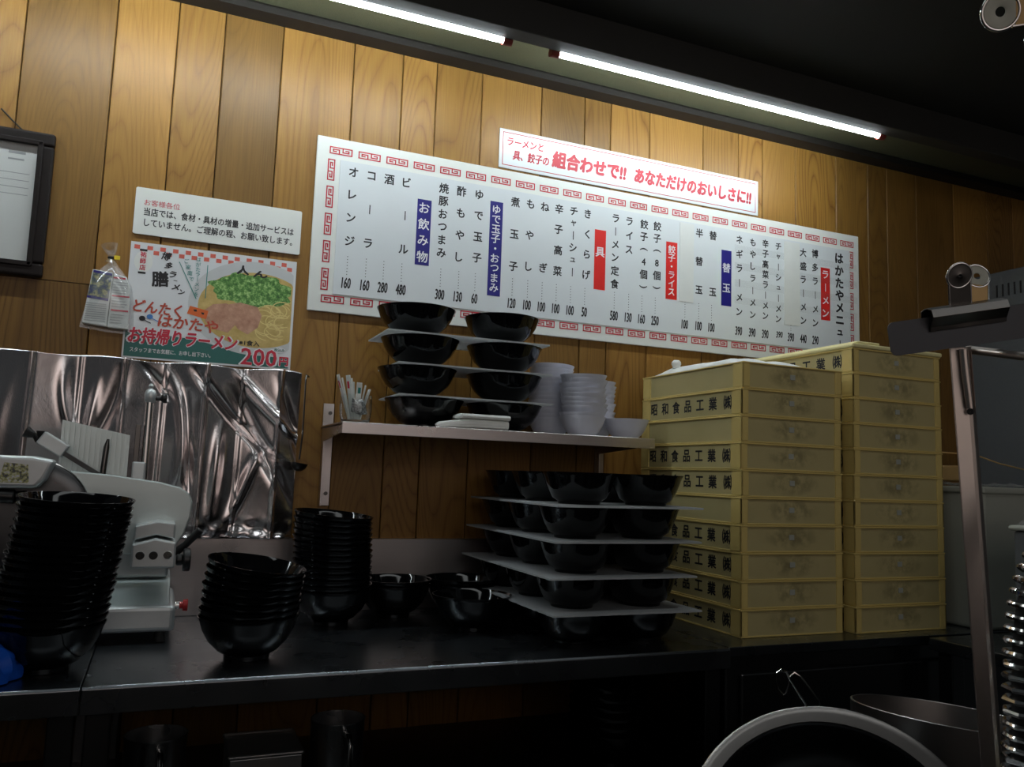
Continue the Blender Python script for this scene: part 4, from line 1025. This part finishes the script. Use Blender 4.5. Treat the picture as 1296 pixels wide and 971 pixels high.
toward = ((Vector((0, -2.19, 1.214)) - A).normalized())
rod_ = MB(); rod_.tube([barpt(-.004, .0035, 0) + toward * .004, barpt(.020, .004, 0) + toward * .004, barpt(.050, .0055, 0) + toward * .0035], [.0035, .0035, .0030], 12); rod_.build('upright_rod', 'copper', os_, True)
ho = barpt(.053, .0055, 0) + toward * .005; MB().lathe([(.0002, .0), (.0026, .0), (.0030, -.001)], 16, toward.to_track_quat('Z', 'Y').to_matrix().to_4x4().copy() if False else (Matrix.Translation(ho) @ toward.to_track_quat('Z', 'Y').to_matrix().to_4x4())).build('bolt_hole', 'black', os_, True)
MB().tube([(.676, -1.662, 1.3435), (.671, -1.722, 1.329), (.645, -1.81, 1.305)], .0038, 12).build('cross_tube', 'copper', os_, True)
sc_ = barpt(.50, .011, 0) + toward * .003; MB().lathe([(.0002, .005), (.003, .0045), (.0045, .002), (.0045, 0)], 16, Matrix.Translation(sc_) @ toward.to_track_quat('Z', 'Y').to_matrix().to_4x4()).build('bolt_head', 'chrome', os_, True)
MB().box(.715, .775, -1.67, -1.61, .5805, .600).build('stand_base', 'steel_dark', os_, bevel=.003)
# dark plate (rounded left end) as part of the stand
P0 = Vector((.587, -1.657, 1.360)); PR = Vector((.760, -1.734, 1.393)); PD = Vector((.589, -1.655, 1.330)) - P0
ex = (PR - P0); Lx = ex.length; ex.normalize(); ez = -PD.normalized(); Hh = PD.length; ez = (ez - ex * ez.dot(ex)).normalized(); ey_ = ez.cross(ex)
PM = Matrix((ex, ey_, ez)).transposed().to_4x4(); PM.translation = P0 + PD
rr0 = .006; Lx = .17
pl = [(rr0 - rr0 * math.cos(a), rr0 - rr0 * math.sin(a)) for a in [i * PI / 12 for i in range(7)]] + [(Lx, 0), (Lx, Hh)] + [(rr0 - rr0 * math.sin(a), Hh - rr0 + rr0 * math.cos(a)) for a in [i * PI / 12 for i in range(7)]]
M['slate'] = plain('slate_painted_plate', (.045, .048, .055, 1), .5, .3, .08, 40)
MB().prism(pl, -.0007, .0007, PM).build('holder_plate', 'slate', os_)
def bulldog(label, Mx, sc=1.0, tag_card=True):
    t = thing('bulldog_clip', label, 'clip', Mx.translation.copy())
    T = Mx @ Matrix.Scale(sc, 4)
    jw = MB(); jp = [(0, 0), (.003, -.003), (.010, -.006), (.0165, -.0035), (.0185, .0), (.0165, -.0015), (.010, -.0045), (.0035, -.0018)]
    # jaws: folded strip along local x; profile in (z, y)
    for sgn in (1, -1):
        prof = [(.018, .0016), (.016, .0085), (.010, .0100), (.002, .0030), (-.002, .0016), (-.002, .0030), (.0015, .0042), (.0098, .0112), (.0168, .0095), (.0192, .0016)]
        n = len(prof); vs = [T @ Vector((x, -sgn * q, z)) for x in (-.034, .034) for z, q in prof]
        jw.add(vs, [(i, (i + 1) % n, n + (i + 1) % n, n + i) for i in range(n)] + [tuple(range(n - 1, -1, -1)), tuple(range(n, 2 * n))])
    jw.build('jaws', 'gunmetal', t, bevel=.0003)
    for sgn, tl in ((1, -.16), (-1, .62)):
        H = T @ Matrix.Translation((-.004 if sgn > 0 else .013, -sgn * .0018, .016)) @ (Matrix.Rotation(sgn * .30, 4, 'X')) @ Matrix.Rotation(-.05 if sgn > 0 else .30, 4, 'Y')
        st = MB(); st.prism([(-.0095, 0), (.0095, 0), (.0095, .020), (-.0095, .020)], -.0006, .0006, H); h = st.build('handle', 'gunmetal' if sgn > 0 else 'tan', t)
        h['label'] = 'front clip handle' if sgn > 0 else 'rear clip handle with a pale inner face'
        for x in (-.0095, .0095): MB().tube([H @ Vector((x, 0, 0)), H @ Vector((x, 0, .022))], .0010 * sc, 8).build('handle_edge', 'chrome', h, True)
        MB().tube([H @ Vector((.0108 * math.cos(a), 0, .0285 + .0108 * math.sin(a))) for a in [i * PI / 20 for i in range(40)]], .0011 * sc, 10, closed=True).build('handle_ring', 'chrome', h, True)
        MB().lathe([(.0030, .0), (.0040, .0006), (.0095, .0006), (.0102, .0), (.0095, -.0006), (.0030, -.0006), (.0030, 0)] if sgn < 0 else [(.0002, .0), (.0015, .0012), (.004, .0003), (.0102, .0005), (.0102, -.0005), (.0002, -.0005)], 32, H @ Matrix.Translation((0, 0, .0285)) @ Matrix.Rotation(PI / 2, 4, 'X')).build('handle_disc', 'tub' if sgn < 0 else 'gunmetal', h, True)
    return t
CM = Matrix((ex, ey_, ez)).transposed().to_4x4(); CM.translation = P0 + PD + ex * .070 + ez * .019
bulldog('black bulldog clip with two round handles gripping the dark plate', CM)
# second clip hanging in the upper right corner
q = Vector((-.80, .30, -.45)).normalized(); ez2 = q; ey2 = (Vector((0, -2.19, 1.214)) - Vector((.45, -1.867, 1.499))).normalized() * -1; ey2 = (ey2 - ez2 * ey2.dot(ez2)).normalized(); ex2 = ey2.cross(ez2)
C2 = Matrix((ex2, ey2, ez2)).transposed().to_4x4(); C2.translation = Vector((.449, -1.867, 1.499)) - ez2 * .0445 + ex2 * .004 + Vector((.0119, -.0054, -.0175))
bulldog('metal bulldog clip cut off by the upper right corner of the photo', C2)
# spring hose
hs_ = thing('spring_hose', 'coiled steel spring hose at the right edge', 'hose', (.70, -1.72, .58))
ctrl = [Vector(p) + Vector((-.018, .0077, 0)) for p in ((.700, -1.712, .585), (.694, -1.715, .80), (.690, -1.718, .963), (.687, -1.723, 1.035), (.6855, -1.728, 1.100), (.689, -1.735, 1.139), (.702, -1.744, 1.172), (.727, -1.757, 1.196), (.77, -1.78, 1.205))]
def catm(P, n):
    out = []
    for i in range(len(P) - 1):
        p0, p1, p2_, p3 = P[max(0, i - 1)], P[i], P[i + 1], P[min(len(P) - 1, i + 2)]
        for k in range(n):
            t = k / n; out.append(.5 * ((2 * p1) + (p2_ - p0) * t + (2 * p0 - 5 * p1 + 4 * p2_ - p3) * t * t + (3 * p1 - p0 - 3 * p2_ + p3) * t ** 3))
    return out + [P[-1]]
path = catm(ctrl, 60)
MB().tube(path[::4], .0135, 16).build('inner_hose', 'rubber', hs_, True)
hp = []; ph = 0; prev = None
for i in range(len(path) - 1):
    d = path[i + 1] - path[i]; l = d.length; d.normalize()
    sub = max(1, int(l / .0095 * 14))
    for k in range(sub):
        p = path[i] + (path[i + 1] - path[i]) * (k / sub); u = Vector((1, 0, 0)); u = (u - d * u.dot(d)).normalized(); w_ = d.cross(u)
        hp.append(p + (u * math.cos(ph) + w_ * math.sin(ph)) * .0185); ph += 2 * PI * (l / sub) / .0095
MB().tube(hp, .0026, 7).build('steel_spring', 'chrome', hs_, True)
MB().cyl((.682, -1.704, .5805), (.682, -1.704, .61), .026, 28).build('hose_socket', 'chrome', hs_, True, bevel=.003)
